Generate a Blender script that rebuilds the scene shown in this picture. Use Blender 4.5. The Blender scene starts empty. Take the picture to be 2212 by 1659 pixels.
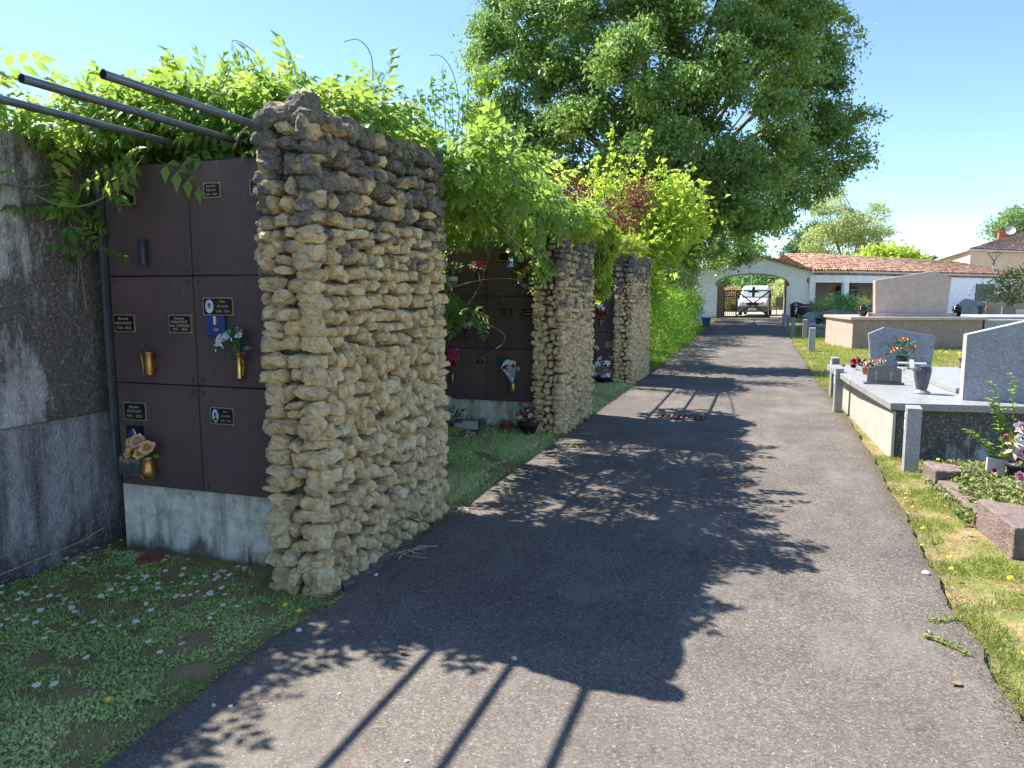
import bpy, bmesh, math, random
import numpy as np
from mathutils import Vector, Matrix, noise as mnoise
R = math.radians
rnd = random.Random(7)
rng = np.random.default_rng(11)
scene = bpy.context.scene
COL = scene.collection

# ------------------------------------------------------------------ camera
CAMH = 1.6; FPX = 1604.0; CU, CV = 1106.0, 829.5
PITCH = R(6.95); YAW = R(18.6)
cam_d = bpy.data.cameras.new("camera"); cam = bpy.data.objects.new("camera", cam_d); COL.objects.link(cam)
cam.location = (0, 0, CAMH); cam.rotation_euler = (R(90) - PITCH, 0, YAW)
cam_d.sensor_width = 36; cam_d.lens = 36 * FPX / 2212; cam_d.clip_start = .05; cam_d.clip_end = 3000
scene.camera = cam

def at(u, v, d):
    """world point seen along a bearing, d metres in front (survey helper)"""
    h = FPX * math.cos(PITCH) + (CV - v) * math.sin(PITCH); w = -FPX * math.sin(PITCH) + (CV - v) * math.cos(PITCH)
    r = u - CU; c, s = math.cos(YAW), math.sin(YAW); k = d / h
    return Vector(((r * c - h * s) * k, (h * c + r * s) * k, CAMH + w * k))

# ------------------------------------------------------------------ world and sun
SUN = Vector((-.75, .195, 1.0)).normalized()
el = math.asin(SUN.z); az = math.atan2(SUN.x, SUN.y)
w = bpy.data.worlds.new("World"); scene.world = w; w.use_nodes = True
nt = w.node_tree; bg = nt.nodes["Background"]
sky = nt.nodes.new("ShaderNodeTexSky"); sky.sky_type = 'NISHITA'; sky.sun_disc = False
sky.sun_elevation = el; sky.sun_rotation = az % (2 * math.pi)
sky.air_density = .78; sky.dust_density = .12; sky.ozone_density = 4.6; sky.altitude = 100
nt.links.new(sky.outputs[0], bg.inputs[0]); bg.inputs[1].default_value = .09
sd = bpy.data.lights.new("sun", 'SUN'); sd.energy = 3.6; sd.angle = R(.53); sd.color = (1, .95, .86)
so = bpy.data.objects.new("sun", sd); COL.objects.link(so); so.rotation_euler = SUN.to_track_quat('Z', 'Y').to_euler()
scene.view_settings.view_transform = 'Standard'; scene.view_settings.look = 'None'
scene.view_settings.exposure = 1.78; scene.view_settings.gamma = 1
scene.cycles.use_denoising = True
scene.cycles.max_bounces = 7; scene.cycles.diffuse_bounces = 4; scene.cycles.transmission_bounces = 5; scene.cycles.transparent_max_bounces = 6

# ------------------------------------------------------------------ materials
def srgb(r, g, b):
    f = lambda c: (c / 255 / 12.92) if c <= 10 else ((c / 255 + .055) / 1.055) ** 2.4
    return (f(r), f(g), f(b), 1)
def c4(c): return tuple(c) if len(c) == 4 else (*c, 1)
def newmat(name):
    m = bpy.data.materials.new(name); m.use_nodes = True; t = m.node_tree
    return m, t, t.nodes["Principled BSDF"], t.nodes["Material Output"]
def nd(t, ty, **kw):
    n = t.nodes.new("ShaderNode" + ty)
    for k, v in kw.items():
        if k in n.inputs: n.inputs[k].default_value = v
        else: setattr(n, k, v)
    return n
def noise(t, co, scale, detail=4, rough=.55):
    n = nd(t, "TexNoise"); n.inputs['Scale'].default_value = scale; n.inputs['Detail'].default_value = detail; n.inputs['Roughness'].default_value = rough
    t.links.new(co, n.inputs['Vector']); return n.outputs['Fac']
def ramp(t, fac, stops):
    n = nd(t, "ValToRGB"); e = n.color_ramp.elements
    while len(e) < len(stops): e.new(.5)
    for i, (p, c) in enumerate(stops): e[i].position = p; e[i].color = c4(c)
    t.links.new(fac, n.inputs[0]); return n.outputs[0]
def mix(t, fac, a, b, mode='MIX'):
    n = nd(t, "Mix", data_type='RGBA', blend_type=mode)
    for s, v in ((0, fac), (6, a), (7, b)):
        if hasattr(v, 'links') or isinstance(v, bpy.types.NodeSocket): t.links.new(v, n.inputs[s])
        else: n.inputs[s].default_value = v if s == 0 else c4(v)
    return n.outputs[2]
def mth(t, op, a, b=0.0, clamp=False):
    n = nd(t, "Math", operation=op); n.use_clamp = clamp
    for i, v in enumerate((a, b)):
        if isinstance(v, bpy.types.NodeSocket): t.links.new(v, n.inputs[i])
        else: n.inputs[i].default_value = v
    return n.outputs[0]
def bump(t, bs, h, strength=.4, dist=.01):
    n = nd(t, "Bump"); n.inputs['Strength'].default_value = strength; n.inputs['Distance'].default_value = dist
    t.links.new(h, n.inputs['Height']); t.links.new(n.outputs[0], bs.inputs['Normal'])
def wpos(t): return nd(t, "NewGeometry").outputs['Position']
def ocoord(t): return nd(t, "TexCoord").outputs['Object']
G3 = lambda v: (v, v, v)

def plain(name, c, rough=.6, metal=0, var=.15, scale=8, bmp=.15, bs=60, spec=.5):
    m, t, b, o = newmat(name); co = ocoord(t)
    n = noise(t, co, scale, 5)
    col = ramp(t, n, [(.3, [x * (1 - var) for x in c[:3]]), (.7, [min(1, x * (1 + var)) for x in c[:3]])])
    t.links.new(col, b.inputs['Base Color']); b.inputs['Roughness'].default_value = rough; b.inputs['Metallic'].default_value = metal
    b.inputs['Specular IOR Level'].default_value = spec
    if bmp: bump(t, b, noise(t, co, bs, 3), bmp, .004)
    return m
def granite(name, cs, scale=190, rough=.35, stain=None, st=.5):
    """cs: list of 3 speckle colours dark..light"""
    m, t, b, o = newmat(name); co = wpos(t)
    v = nd(t, "TexVoronoi", feature='F1'); v.inputs['Scale'].default_value = scale; t.links.new(co, v.inputs['Vector'])
    s = nd(t, "SeparateColor"); t.links.new(v.outputs['Color'], s.inputs[0])
    col = ramp(t, s.outputs[0], [(0.0, cs[0]), (.35, cs[1]), (.85, cs[1]), (1, cs[2])])
    n2 = noise(t, co, 5, 4); col = mix(t, .35, col, ramp(t, n2, [(.3, [x * .7 for x in cs[1]]), (.7, [min(1, x * 1.25) for x in cs[1]])]))
    if stain is not None:
        f = ramp(t, noise(t, co, 3.1, 9, .7), [(st, G3(0)), (st + .13, G3(.8))]); col = mix(t, f, col, stain)
    t.links.new(col, b.inputs['Base Color']); b.inputs['Roughness'].default_value = rough
    bump(t, b, s.outputs[1], .12, .002); return m
def leafmat(name, cs, trans=.5, rough=.5, gloss=.35, tcol=None):
    m, t, b, o = newmat(name)
    a = nd(t, "Attribute", attribute_name='tint')
    col = ramp(t, a.outputs['Fac'], [(i / (len(cs) - 1), c) for i, c in enumerate(cs)])
    t.links.new(col, b.inputs['Base Color']); b.inputs['Roughness'].default_value = rough; b.inputs['Specular IOR Level'].default_value = gloss
    tr = nd(t, "BsdfTranslucent"); 
    tc = mix(t, .5, col, tcol) if tcol else col
    hs = nd(t, "HueSaturation"); hs.inputs['Value'].default_value = 1.35; t.links.new(tc, hs.inputs['Color']); t.links.new(hs.outputs[0], tr.inputs[0])
    mx = nd(t, "MixShader"); mx.inputs[0].default_value = trans
    t.links.new(b.outputs[0], mx.inputs[1]); t.links.new(tr.outputs[0], mx.inputs[2]); t.links.new(mx.outputs[0], o.inputs[0])
    return m

def m_stone():
    m, t, b, o = newmat("rubble_stone"); co = wpos(t)
    a = nd(t, "Attribute", attribute_name='tint').outputs['Fac']
    col = ramp(t, a, [(0, (.44, .29, .13)), (.22, (.78, .55, .26)), (.45, (.92, .71, .38)), (.58, (.48, .37, .25)), (.8, (.84, .60, .28)), (1, (.96, .82, .52))])
    col = mix(t, .55, col, ramp(t, noise(t, co, 22, 6, .65), [(.33, (.20, .135, .07)), (.45, (.78, .57, .29)), (.70, (.98, .83, .52))]))
    sp = nd(t, "SeparateXYZ"); t.links.new(co, sp.inputs[0])
    hz = mth(t, 'MULTIPLY_ADD', sp.outputs[2], .27); hz.node.inputs[2].default_value = -.375
    hz = mth(t, 'ADD', hz, mth(t, 'MINIMUM', mth(t, 'MULTIPLY', mth(t, 'ADD', sp.outputs[1], -5.5), .016), .06)); f = mth(t, 'ADD', noise(t, co, 5.5, 8, .7), hz); f = mth(t, 'ADD', f, mth(t, 'MULTIPLY', a, -.18))
    f = ramp(t, f, [(.50, G3(0)), (.62, G3(.92))])
    col = mix(t, f, col, ramp(t, noise(t, co, 40, 5), [(.35, (.10, .092, .085)), (.7, (.25, .235, .21))]))
    f2 = ramp(t, noise(t, co, 70, 3), [(.66, G3(0)), (.72, G3(.6))]); col = mix(t, f2, col, (.55, .53, .48))
    t.links.new(col, b.inputs['Base Color']); b.inputs['Roughness'].default_value = .95; b.inputs['Specular IOR Level'].default_value = .2
    v = nd(t, 'TexVoronoi', feature='F1'); v.inputs['Scale'].default_value = 26; wv = nd(t, 'VectorMath', operation='MULTIPLY_ADD'); nn = nd(t, 'TexNoise'); nn.inputs['Scale'].default_value = 30; t.links.new(co, nn.inputs['Vector']); t.links.new(nn.outputs['Color'], wv.inputs[0]); wv.inputs[1].default_value = (.05, .05, .05); t.links.new(co, wv.inputs[2]); t.links.new(wv.outputs[0], v.inputs['Vector'])
    bump(t, b, mth(t, 'ADD', mth(t, 'MULTIPLY', v.outputs['Distance'], -1.3), mth(t, 'ADD', noise(t, co, 34, 9, .75), mth(t, 'MULTIPLY', noise(t, co, 130, 4, .7), .7))), 1.0, .014); return m
def m_asphalt():
    m, t, b, o = newmat("asphalt"); co = wpos(t)
    v = nd(t, "TexVoronoi", feature='F1'); v.inputs['Scale'].default_value = 130; t.links.new(co, v.inputs['Vector'])
    s = nd(t, "SeparateColor"); t.links.new(v.outputs['Color'], s.inputs[0])
    col = ramp(t, s.outputs[0], [(0, (.062, .054, .050)), (.4, (.104, .091, .082)), (.8, (.140, .122, .109)), (1, (.22, .20, .17))])
    col = mix(t, .7, col, ramp(t, noise(t, co, 1.3, 6, .6), [(.3, (.66, .64, .63)), (.5, (1, .98, .95)), (.72, (1.45, 1.38, 1.28))]), 'MULTIPLY')
    v2 = nd(t, "TexVoronoi", feature='F1'); v2.inputs['Scale'].default_value = 60; v2.inputs['Randomness'].default_value = 1; t.links.new(co, v2.inputs['Vector'])
    s2 = nd(t, "SeparateColor"); t.links.new(v2.outputs['Color'], s2.inputs[0])
    spk = mth(t, 'MULTIPLY', mth(t, 'LESS_THAN', v2.outputs['Distance'], .28), mth(t, 'GREATER_THAN', s2.outputs[1], .93))
    col = mix(t, mth(t, 'MULTIPLY', spk, .75), col, (.36, .335, .29))
    mp = nd(t, "Mapping"); mp.inputs['Scale'].default_value = (1.0, .42, 1); mp.inputs['Rotation'].default_value = (0, 0, R(-35)); t.links.new(co, mp.inputs[0])
    d = ramp(t, noise(t, mp.outputs[0], 1.6, 8, .72), [(.50, G3(0)), (.74, G3(.55))]); col = mix(t, d, col, (.25, .23, .20))
    vc = nd(t, 'TexVoronoi', feature='DISTANCE_TO_EDGE'); vc.inputs['Scale'].default_value = .9; wv = nd(t, 'VectorMath', operation='ADD'); nn = nd(t, 'TexNoise'); nn.inputs['Scale'].default_value = 3.5; nn.inputs['Detail'].default_value = 6; t.links.new(co, nn.inputs['Vector']); t.links.new(co, wv.inputs[0]); t.links.new(nn.outputs['Color'], wv.inputs[1]); t.links.new(wv.outputs[0], vc.inputs['Vector'])
    ck = mth(t, 'MULTIPLY', mth(t, 'LESS_THAN', vc.outputs['Distance'], .004), mth(t, 'GREATER_THAN', noise(t, co, .8, 3), .52)); col = mix(t, mth(t, 'MULTIPLY', ck, .55), col, (.03, .027, .025))
    # dust lane towards the near edge
    sp = nd(t, "SeparateXYZ"); t.links.new(co, sp.inputs[0])
    near = mth(t, 'MULTIPLY_ADD', sp.outputs[1], -.35, True); near.node.inputs[2].default_value = 1.35
    near = mth(t, 'MULTIPLY', near, ramp(t, noise(t, co, 9, 5, .7), [(.35, G3(.15)), (.7, G3(.75))]))
    col = mix(t, near, col, (.215, .185, .148))
    # mossy brown at both edges
    ex = mth(t, 'ABSOLUTE', mth(t, 'ADD', sp.outputs[0], .55)); ex = mth(t, 'ADD', ex, mth(t, 'MULTIPLY', noise(t, co, 12, 5), .22))
    f = ramp(t, mth(t, 'MULTIPLY', ex, .5), [(.80, G3(0)), (.86, G3(.8))]); col = mix(t, f, col, (.10, .08, .045))
    t.links.new(col, b.inputs['Base Color']); b.inputs['Roughness'].default_value = .88; b.inputs['Specular IOR Level'].default_value = .35
    bump(t, b, mth(t, 'ADD', v.outputs['Distance'], noise(t, co, 90, 3)), .6, .004); return m
def m_ground(name, c_soil, c_a, c_b, c_dry, dry=.5):
    m, t, b, o = newmat(name); co = wpos(t)
    col = ramp(t, noise(t, co, 7, 8, .7), [(.3, c_a), (.55, c_b), (.75, c_a)])
    col = mix(t, ramp(t, noise(t, co, 2.3, 7, .7), [(dry, G3(0)), (dry + .14, G3(1))]), col, c_dry)
    col = mix(t, ramp(t, noise(t, co, 16, 6, .7), [(.52, G3(0)), (.62, G3(.85))]), col, c_soil)
    col = mix(t, .5, col, ramp(t, noise(t, co, 120, 3), [(.3, G3(.45)), (.7, G3(1.5))]), 'MULTIPLY')
    t.links.new(col, b.inputs['Base Color']); b.inputs['Roughness'].default_value = .95; b.inputs['Specular IOR Level'].default_value = .15
    bump(t, b, mth(t, 'ADD', noise(t, co, 60, 5), noise(t, co, 12, 4)), .9, .03); return m
def m_concrete(name, base, dark, moss, lo=.42, hi=.60, pits=True, zd=0.0, streak=0.0, bias=0.0, yd=0.0):
    m, t, b, o = newmat(name); co = wpos(t)
    col = ramp(t, noise(t, co, 14, 7, .7), [(.35, [x * .75 for x in base]), (.65, [x * 1.2 for x in base])])
    mp = nd(t, "Mapping"); mp.inputs['Scale'].default_value = (1, 1, .35); t.links.new(co, mp.inputs[0])
    sp = nd(t, "SeparateXYZ"); t.links.new(co, sp.inputs[0])
    f = mth(t, 'ADD', noise(t, mp.outputs[0], 2.6, 8, .68), mth(t, 'MULTIPLY', sp.outputs[2], zd)); f = mth(t, 'ADD', f, bias)
    if yd: f = mth(t, 'ADD', f, mth(t, 'MULTIPLY', sp.outputs[1], yd))
    if streak:
        m2 = nd(t, "Mapping"); m2.inputs['Scale'].default_value = (1, 1, .10); t.links.new(co, m2.inputs[0]); col = mix(t, ramp(t, noise(t, m2.outputs[0], 7, 6, .65), [(.50, G3(0)), (.66, G3(.8 * streak))]), col, ramp(t, noise(t, co, 40, 4), [(.3, dark), (.7, [x * 2.6 for x in dark])]))
    col = mix(t, ramp(t, f, [(lo, G3(0)), (hi, G3(.92))]), col, ramp(t, noise(t, co, 30, 5), [(.3, dark), (.7, [x * 2.1 for x in dark])]))
    col = mix(t, ramp(t, noise(t, co, 4.2, 8, .75), [(.56, G3(0)), (.68, G3(.75))]), col, moss)
    h = noise(t, co, 25, 6, .7)
    if pits:
        v = nd(t, "TexVoronoi", feature='F1'); v.inputs['Scale'].default_value = 70; t.links.new(co, v.inputs['Vector'])
        col = mix(t, ramp(t, noise(t, co, 48, 6, .8), [(.54, G3(0)), (.68, G3(.5))]), col, [x * 1.8 for x in base])
        h = mth(t, 'ADD', h, v.outputs['Distance'])
    t.links.new(col, b.inputs['Base Color']); b.inputs['Roughness'].default_value = .93
    bump(t, b, h, .7, .01); return m
def m_steel():
    m, t, b, o = newmat("brown_steel"); co = wpos(t)
    col = ramp(t, noise(t, co, 2.2, 6, .6), [(.3, (.078, .046, .046)), (.55, (.108, .064, .062)), (.75, (.140, .084, .078))])
    oi = nd(t, 'ObjectInfo'); col = mix(t, .6, col, ramp(t, oi.outputs['Random'], [(0, G3(.72)), (1, G3(1.25))]), 'MULTIPLY')
    mp = nd(t, "Mapping"); mp.inputs['Scale'].default_value = (1, 1, .12); t.links.new(co, mp.inputs[0])
    col = mix(t, ramp(t, noise(t, mp.outputs[0], 38, 5, .7), [(.60, G3(0)), (.76, G3(.6))]), col, (.24, .22, .22))
    col = mix(t, ramp(t, noise(t, co, 55, 2), [(.74, G3(0)), (.78, G3(.8))]), col, (.35, .36, .37))
    sp = nd(t, "SeparateXYZ"); t.links.new(co, sp.inputs[0])
    t.links.new(col, b.inputs['Base Color']); b.inputs['Roughness'].default_value = .5; b.inputs['Specular IOR Level'].default_value = .55
    bump(t, b, noise(t, co, 90, 4), .12, .002); return m
def m_tiles():
    m, t, b, o = newmat("clay_tile"); co = wpos(t)
    v = nd(t, "TexVoronoi", feature='F1'); v.inputs['Scale'].default_value = 4.2; t.links.new(co, v.inputs['Vector'])
    s = nd(t, "SeparateColor"); t.links.new(v.outputs['Color'], s.inputs[0])
    col = ramp(t, s.outputs[0], [(0, (.20, .095, .065)), (.4, (.32, .17, .12)), (.75, (.41, .24, .17)), (1, (.48, .36, .25))])
    col = mix(t, ramp(t, noise(t, co, 1.2, 7, .7), [(.5, G3(0)), (.68, G3(.6))]), col, (.20, .15, .10))
    t.links.new(col, b.inputs['Base Color']); b.inputs['Roughness'].default_value = .9; return m

MT = dict(
 stone=m_stone(), asphalt=m_asphalt(), steel=m_steel(), tiles=m_tiles(),
 mortar=plain("grey_mortar", (.10, .088, .072), .95, 0, .4, 25, .9, 60),
 lawn=m_ground("lawn_soil", (.34, .23, .125), (.18, .19, .065), (.28, .27, .09), (.38, .27, .14), .47),
 verge=m_ground("dry_verge_soil", (.17, .12, .06), (.13, .16, .04), (.22, .23, .07), (.36, .27, .13), .46),
 wall_up=m_concrete("weathered_concrete", (.52, .49, .45), (.075, .055, .045), (.16, .10, .065), .50, .58, True, .03, .15, -.665, .21),
 wall_lo=m_concrete("blue_grey_concrete", (.38, .365, .35), (.05, .046, .044), (.07, .062, .04), .46, .60, True, -.30, 1.0, .12),
 base=m_concrete("pale_stained_concrete", (.76, .73, .60), (.075, .075, .055), (.07, .09, .045), .62, .74, False, -1.3, 1.0, .26),
 tombside=m_concrete("mossy_concrete", (.55, .54, .51), (.035, .034, .03), (.10, .085, .025), .40, .50, True, .35, .9),
 bronze=plain("bronze", (.50, .27, .10), .38, .9, .2, 30, .05),
 gold=plain("polished_gold", (.72, .45, .14), .25, .95, .1, 20, 0),
 frame_gold=plain("brass_rim", (.48, .36, .20), .45, .6, .1, 20, 0),
 gunmetal=plain("grey_tube_metal", (.075, .075, .08), .45, .5, .2, 20, .05),
 pipe=plain("galvanised_pipe", (.17, .18, .19), .42, .55, .25, 9, .06),
 black=plain("black_enamel", (.008, .009, .011), .3, 0, .1, 10, 0),
 letter=plain("gilt_lettering", (.52, .43, .28), .5, .2, .05, 10, 0),
 greylet=plain("pale_lettering", (.30, .29, .26), .5, 0, .05, 10, 0),
 white=plain("white_plaster", (.78, .81, .86), .85, 0, .08, 2.5, .2, 40),
 whitepaint=plain("white_gloss_paint", (.78, .78, .79), .25, 0, .03, 3, 0),
 cream=plain("cream_render", (.66, .50, .34), .9, 0, .08, 1.5, .2, 30),
 beige=plain("beige_wall", (.27, .225, .175), .9, 0, .1, 2, .1, 30),
 darkin=plain("brown_wood", (.06, .045, .035), .7, 0, .3, 6, .1),
 zinc=plain("zinc_gutter", (.42, .44, .45), .5, .3, .1, 4, 0),
 soffit=plain("brown_soffit", (.24, .165, .10), .8, 0, .15, 6, .1),
 greenshut=plain("dark_green_paint", (.018, .055, .058), .5, 0, .08, 4, 0),
 glass=plain("dark_glass", (.03, .04, .045), .08, 0, .1, 2, 0),
 paleglass=plain("windscreen_glass", (.30, .36, .38), .06, 0, .25, 3, 0),
 plastic=plain("grey_plastic", (.10, .10, .11), .6, 0, .1, 5, 0),
 rubber=plain("rubber", (.02, .02, .021), .8, 0, .1, 5, 0),
 terracotta=plain("terracotta", (.36, .12, .065), .8, 0, .2, 12, .2),
 redclay=plain("dusty_red_clay", (.20, .055, .04), .75, 0, .3, 25, .25),
 greypot=plain("grey_pot", (.19, .18, .17), .7, 0, .15, 10, .1),
 darkpot=plain("black_plastic_pot", (.02, .024, .032), .5, 0, .15, 10, .1),
 whitepot=plain("chalky_white_pot", (.50, .49, .46), .7, 0, .15, 10, .1),
 bark=plain("bark", (.15, .12, .085), .95, 0, .4, 12, .9, 25),
 vinestem=plain("vine_stem", (.20, .165, .10), .85, 0, .35, 20, .5, 60),
 greenstem=plain("green_stem", (.16, .24, .05), .7, 0, .2, 20, .1),
 sandred=m_concrete("red_sandstone", (.20, .145, .13), (.085, .065, .06), (.36, .33, .28), .48, .70, True),
 granL=granite("light_grey_granite", [(.15, .15, .15), (.30, .30, .295), (.44, .44, .43)], 90, .4),
 granLs=granite("light_granite_stained", [(.26, .26, .24), (.46, .45, .40), (.58, .57, .52)], 160, .5, (.42, .36, .24), .55),
 granB=granite("blue_grey_granite", [(.08, .09, .11), (.28, .30, .345), (.56, .58, .61)], 120, .3, (.12, .14, .07), .62),
 granB2=granite("steel_blue_granite", [(.10, .115, .14), (.25, .275, .32), (.50, .53, .58)], 110, .28),
 granP=granite("pink_granite", [(.20, .15, .13), (.50, .39, .33), (.70, .58, .50)], 70, .3),
 granPd=granite("brown_pink_granite", [(.07, .05, .045), (.30, .22, .18), (.56, .44, .35)], 60, .3),
 granD=granite("dark_granite", [(.05, .05, .05), (.15, .145, .14), (.32, .31, .29)], 110, .3),
 granG=granite("mid_grey_granite", [(.16, .165, .18), (.34, .35, .37), (.56, .57, .58)], 110, .4),
 granBlk=plain("black_granite", (.010, .011, .015), .15, 0, .1, 5, 0),
 slate=plain("riven_slate", (.075, .09, .095), .5, 0, .5, 18, .6, 40),
 signwhite=plain("sign_white", (.72, .72, .70), .5, 0, .03, 4, 0),
 signink=plain("sign_ink", (.03, .03, .035), .6, 0, .03, 4, 0),
 paper=plain("white_wrapping_paper", (.70, .70, .72), .6, 0, .06, 20, .1),
 blue=plain("blue_card", (.02, .055, .22), .35, 0, .2, 14, 0),
 bluepl=plain("blue_plastic", (.03, .08, .16), .5, 0, .1, 5, 0),
 red=plain("red_enamel", (.45, .03, .03), .5, 0, .1, 5, 0),
 skin=plain("photo_skin_tone", (.38, .21, .15), .6, 0, .2, 90, 0),
 photobg=plain("photo_pale_blue", (.45, .55, .70), .4, 0, .15, 40, 0),
 porcelain=plain("porcelain_white", (.75, .76, .78), .25, 0, .03, 4, 0),
 photodark=plain("photo_dark", (.05, .045, .05), .5, 0, .3, 60, 0),
 beigepl=plain("beige_plaque", (.38, .32, .20), .5, .2, .1, 10, 0),
 greenpl=plain("verdigris_plaque", (.04, .075, .05), .5, .3, .1, 10, 0),
 drybrown=plain("dry_leaf", (.28, .17, .08), .8, 0, .3, 30, .3),
 straw=plain("dry_twig", (.42, .34, .22), .8, 0, .3, 30, .3),
 pebble=plain("white_pebble", (.62, .60, .56), .7, 0, .15, 30, .4),
 rust=plain("rusty_cast_iron", (.22, .125, .095), .75, .3, .3, 20, .3),
 pit=plain("hollow_shade_black", (.004, .004, .004), 1, 0, .1, 5, 0),  # near-black colour painted for the shade inside pipe mouths and drain slots
 strip=m_concrete("grey_footing", (.26, .26, .25), (.07, .07, .06), (.10, .09, .05), .42, .58, True),
 farroad=plain("sunny_gravel", (.34, .29, .23), .95, 0, .12, 1.5, .1),
 clearplastic=plain("clear_acrylic", (.33, .34, .33), .12, 0, .1, 4, 0),
)
MT['litter'] = leafmat('litter', [(.07, .05, .03), (.14, .10, .055), (.22, .16, .09), (.10, .11, .045), (.28, .22, .14)], .1, .9, .1)
PET = {k: plain("petal_" + k, c, .55, 0, .22, 45, .15, 50) for k, c in dict(
 peach=(.85, .50, .34), yellow=(.85, .68, .20), apricot=(.88, .60, .26), white=(.86, .87, .86), cream=(.74, .66, .45),
 pink=(.68, .30, .42), palepink=(.72, .55, .58), red=(.45, .02, .05), magenta=(.48, .03, .12), lilac=(.50, .42, .62), blue=(.10, .13, .45),
 burgundy=(.13, .02, .05), orange=(.78, .36, .12), mauve=(.34, .16, .24), rustorange=(.55, .20, .07), brown=(.30, .16, .07), sun=(.85, .62, .02)).items()}
for k_ in list(PET): PET[k_ + '_d'] = plain('petal_deep_' + k_, tuple(x * f for x, f in zip(PET[k_].node_tree.nodes['Color Ramp'].color_ramp.elements[0].color[:3], (.85, .6, .5))), .6, 0, .2, 45, 0)
LF = dict(
 vine=leafmat("wisteria_leaf", [(.085, .19, .045), (.14, .28, .055), (.23, .37, .06), (.40, .48, .09)], .50, .42, .45, (.36, .46, .07)),
 vine2=leafmat("creeper_leaf", [(.09, .20, .03), (.17, .31, .04), (.28, .42, .06), (.42, .46, .09)], .55, .5, .3, (.5, .5, .03)),
 oak=leafmat("oak_leaf", [(.09, .18, .05), (.155, .275, .07), (.25, .39, .09), (.42, .54, .13)], .40, .35, .6),
 lime=leafmat("lime_green_leaf", [(.20, .32, .04), (.32, .46, .06), (.46, .58, .09), (.56, .64, .14)], .5, .5, .3, (.4, .5, .04)),
 redl=leafmat("purple_leaf", [(.06, .012, .014), (.14, .028, .028), (.25, .06, .05), (.34, .12, .08)], .35, .4, .4),
 photinia=leafmat('photinia_leaf', [(.30, .12, .07), (.42, .22, .12), (.34, .36, .12), (.55, .40, .28)], .35, .45, .3),
 hedge=leafmat("hedge_leaf", [(.08, .19, .025), (.14, .29, .035), (.24, .38, .04), (.38, .50, .06)], .45, .45, .35, (.3, .45, .03)),
 ivyd=leafmat("dark_ivy_leaf", [(.06, .14, .045), (.09, .19, .06), (.13, .25, .07), (.19, .32, .08)], .35, .35, .4),
 willow=leafmat("pale_tree_leaf", [(.22, .30, .10), (.34, .42, .15), (.46, .52, .21), (.52, .56, .28)], .45, .55, .2),
 cedar=leafmat("cedar_needle", [(.08, .15, .06), (.14, .22, .09), (.22, .30, .11)], .15, .6, .2),
 bush=leafmat("shrub_leaf", [(.10, .22, .08), (.17, .31, .11), (.27, .41, .14)], .35, .5, .3),
 ybush=leafmat("yellow_green_leaf", [(.14, .17, .02), (.24, .27, .04), (.36, .36, .07)], .4, .5, .3),
 lawn=leafmat("lawn_leaf", [(.26, .38, .12), (.40, .54, .17), (.58, .68, .27), (.78, .77, .45)], .42, .55, .25),
 verge=leafmat("verge_grass", [(.12, .21, .03), (.22, .30, .05), (.36, .37, .10), (.52, .44, .20)], .4, .6, .2),
 ivy=leafmat("variegated_ivy", [(.06, .11, .02), (.14, .19, .05), (.28, .30, .11), (.46, .42, .24)], .3, .5, .3),
 artgreen=leafmat("bouquet_leaf", [(.03, .12, .05), (.05, .18, .08), (.12, .28, .12)], .3, .5, .3),
 teal=leafmat("teal_leaf", [(.01, .11, .09), (.02, .17, .14)], .3, .5, .3),
)

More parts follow.
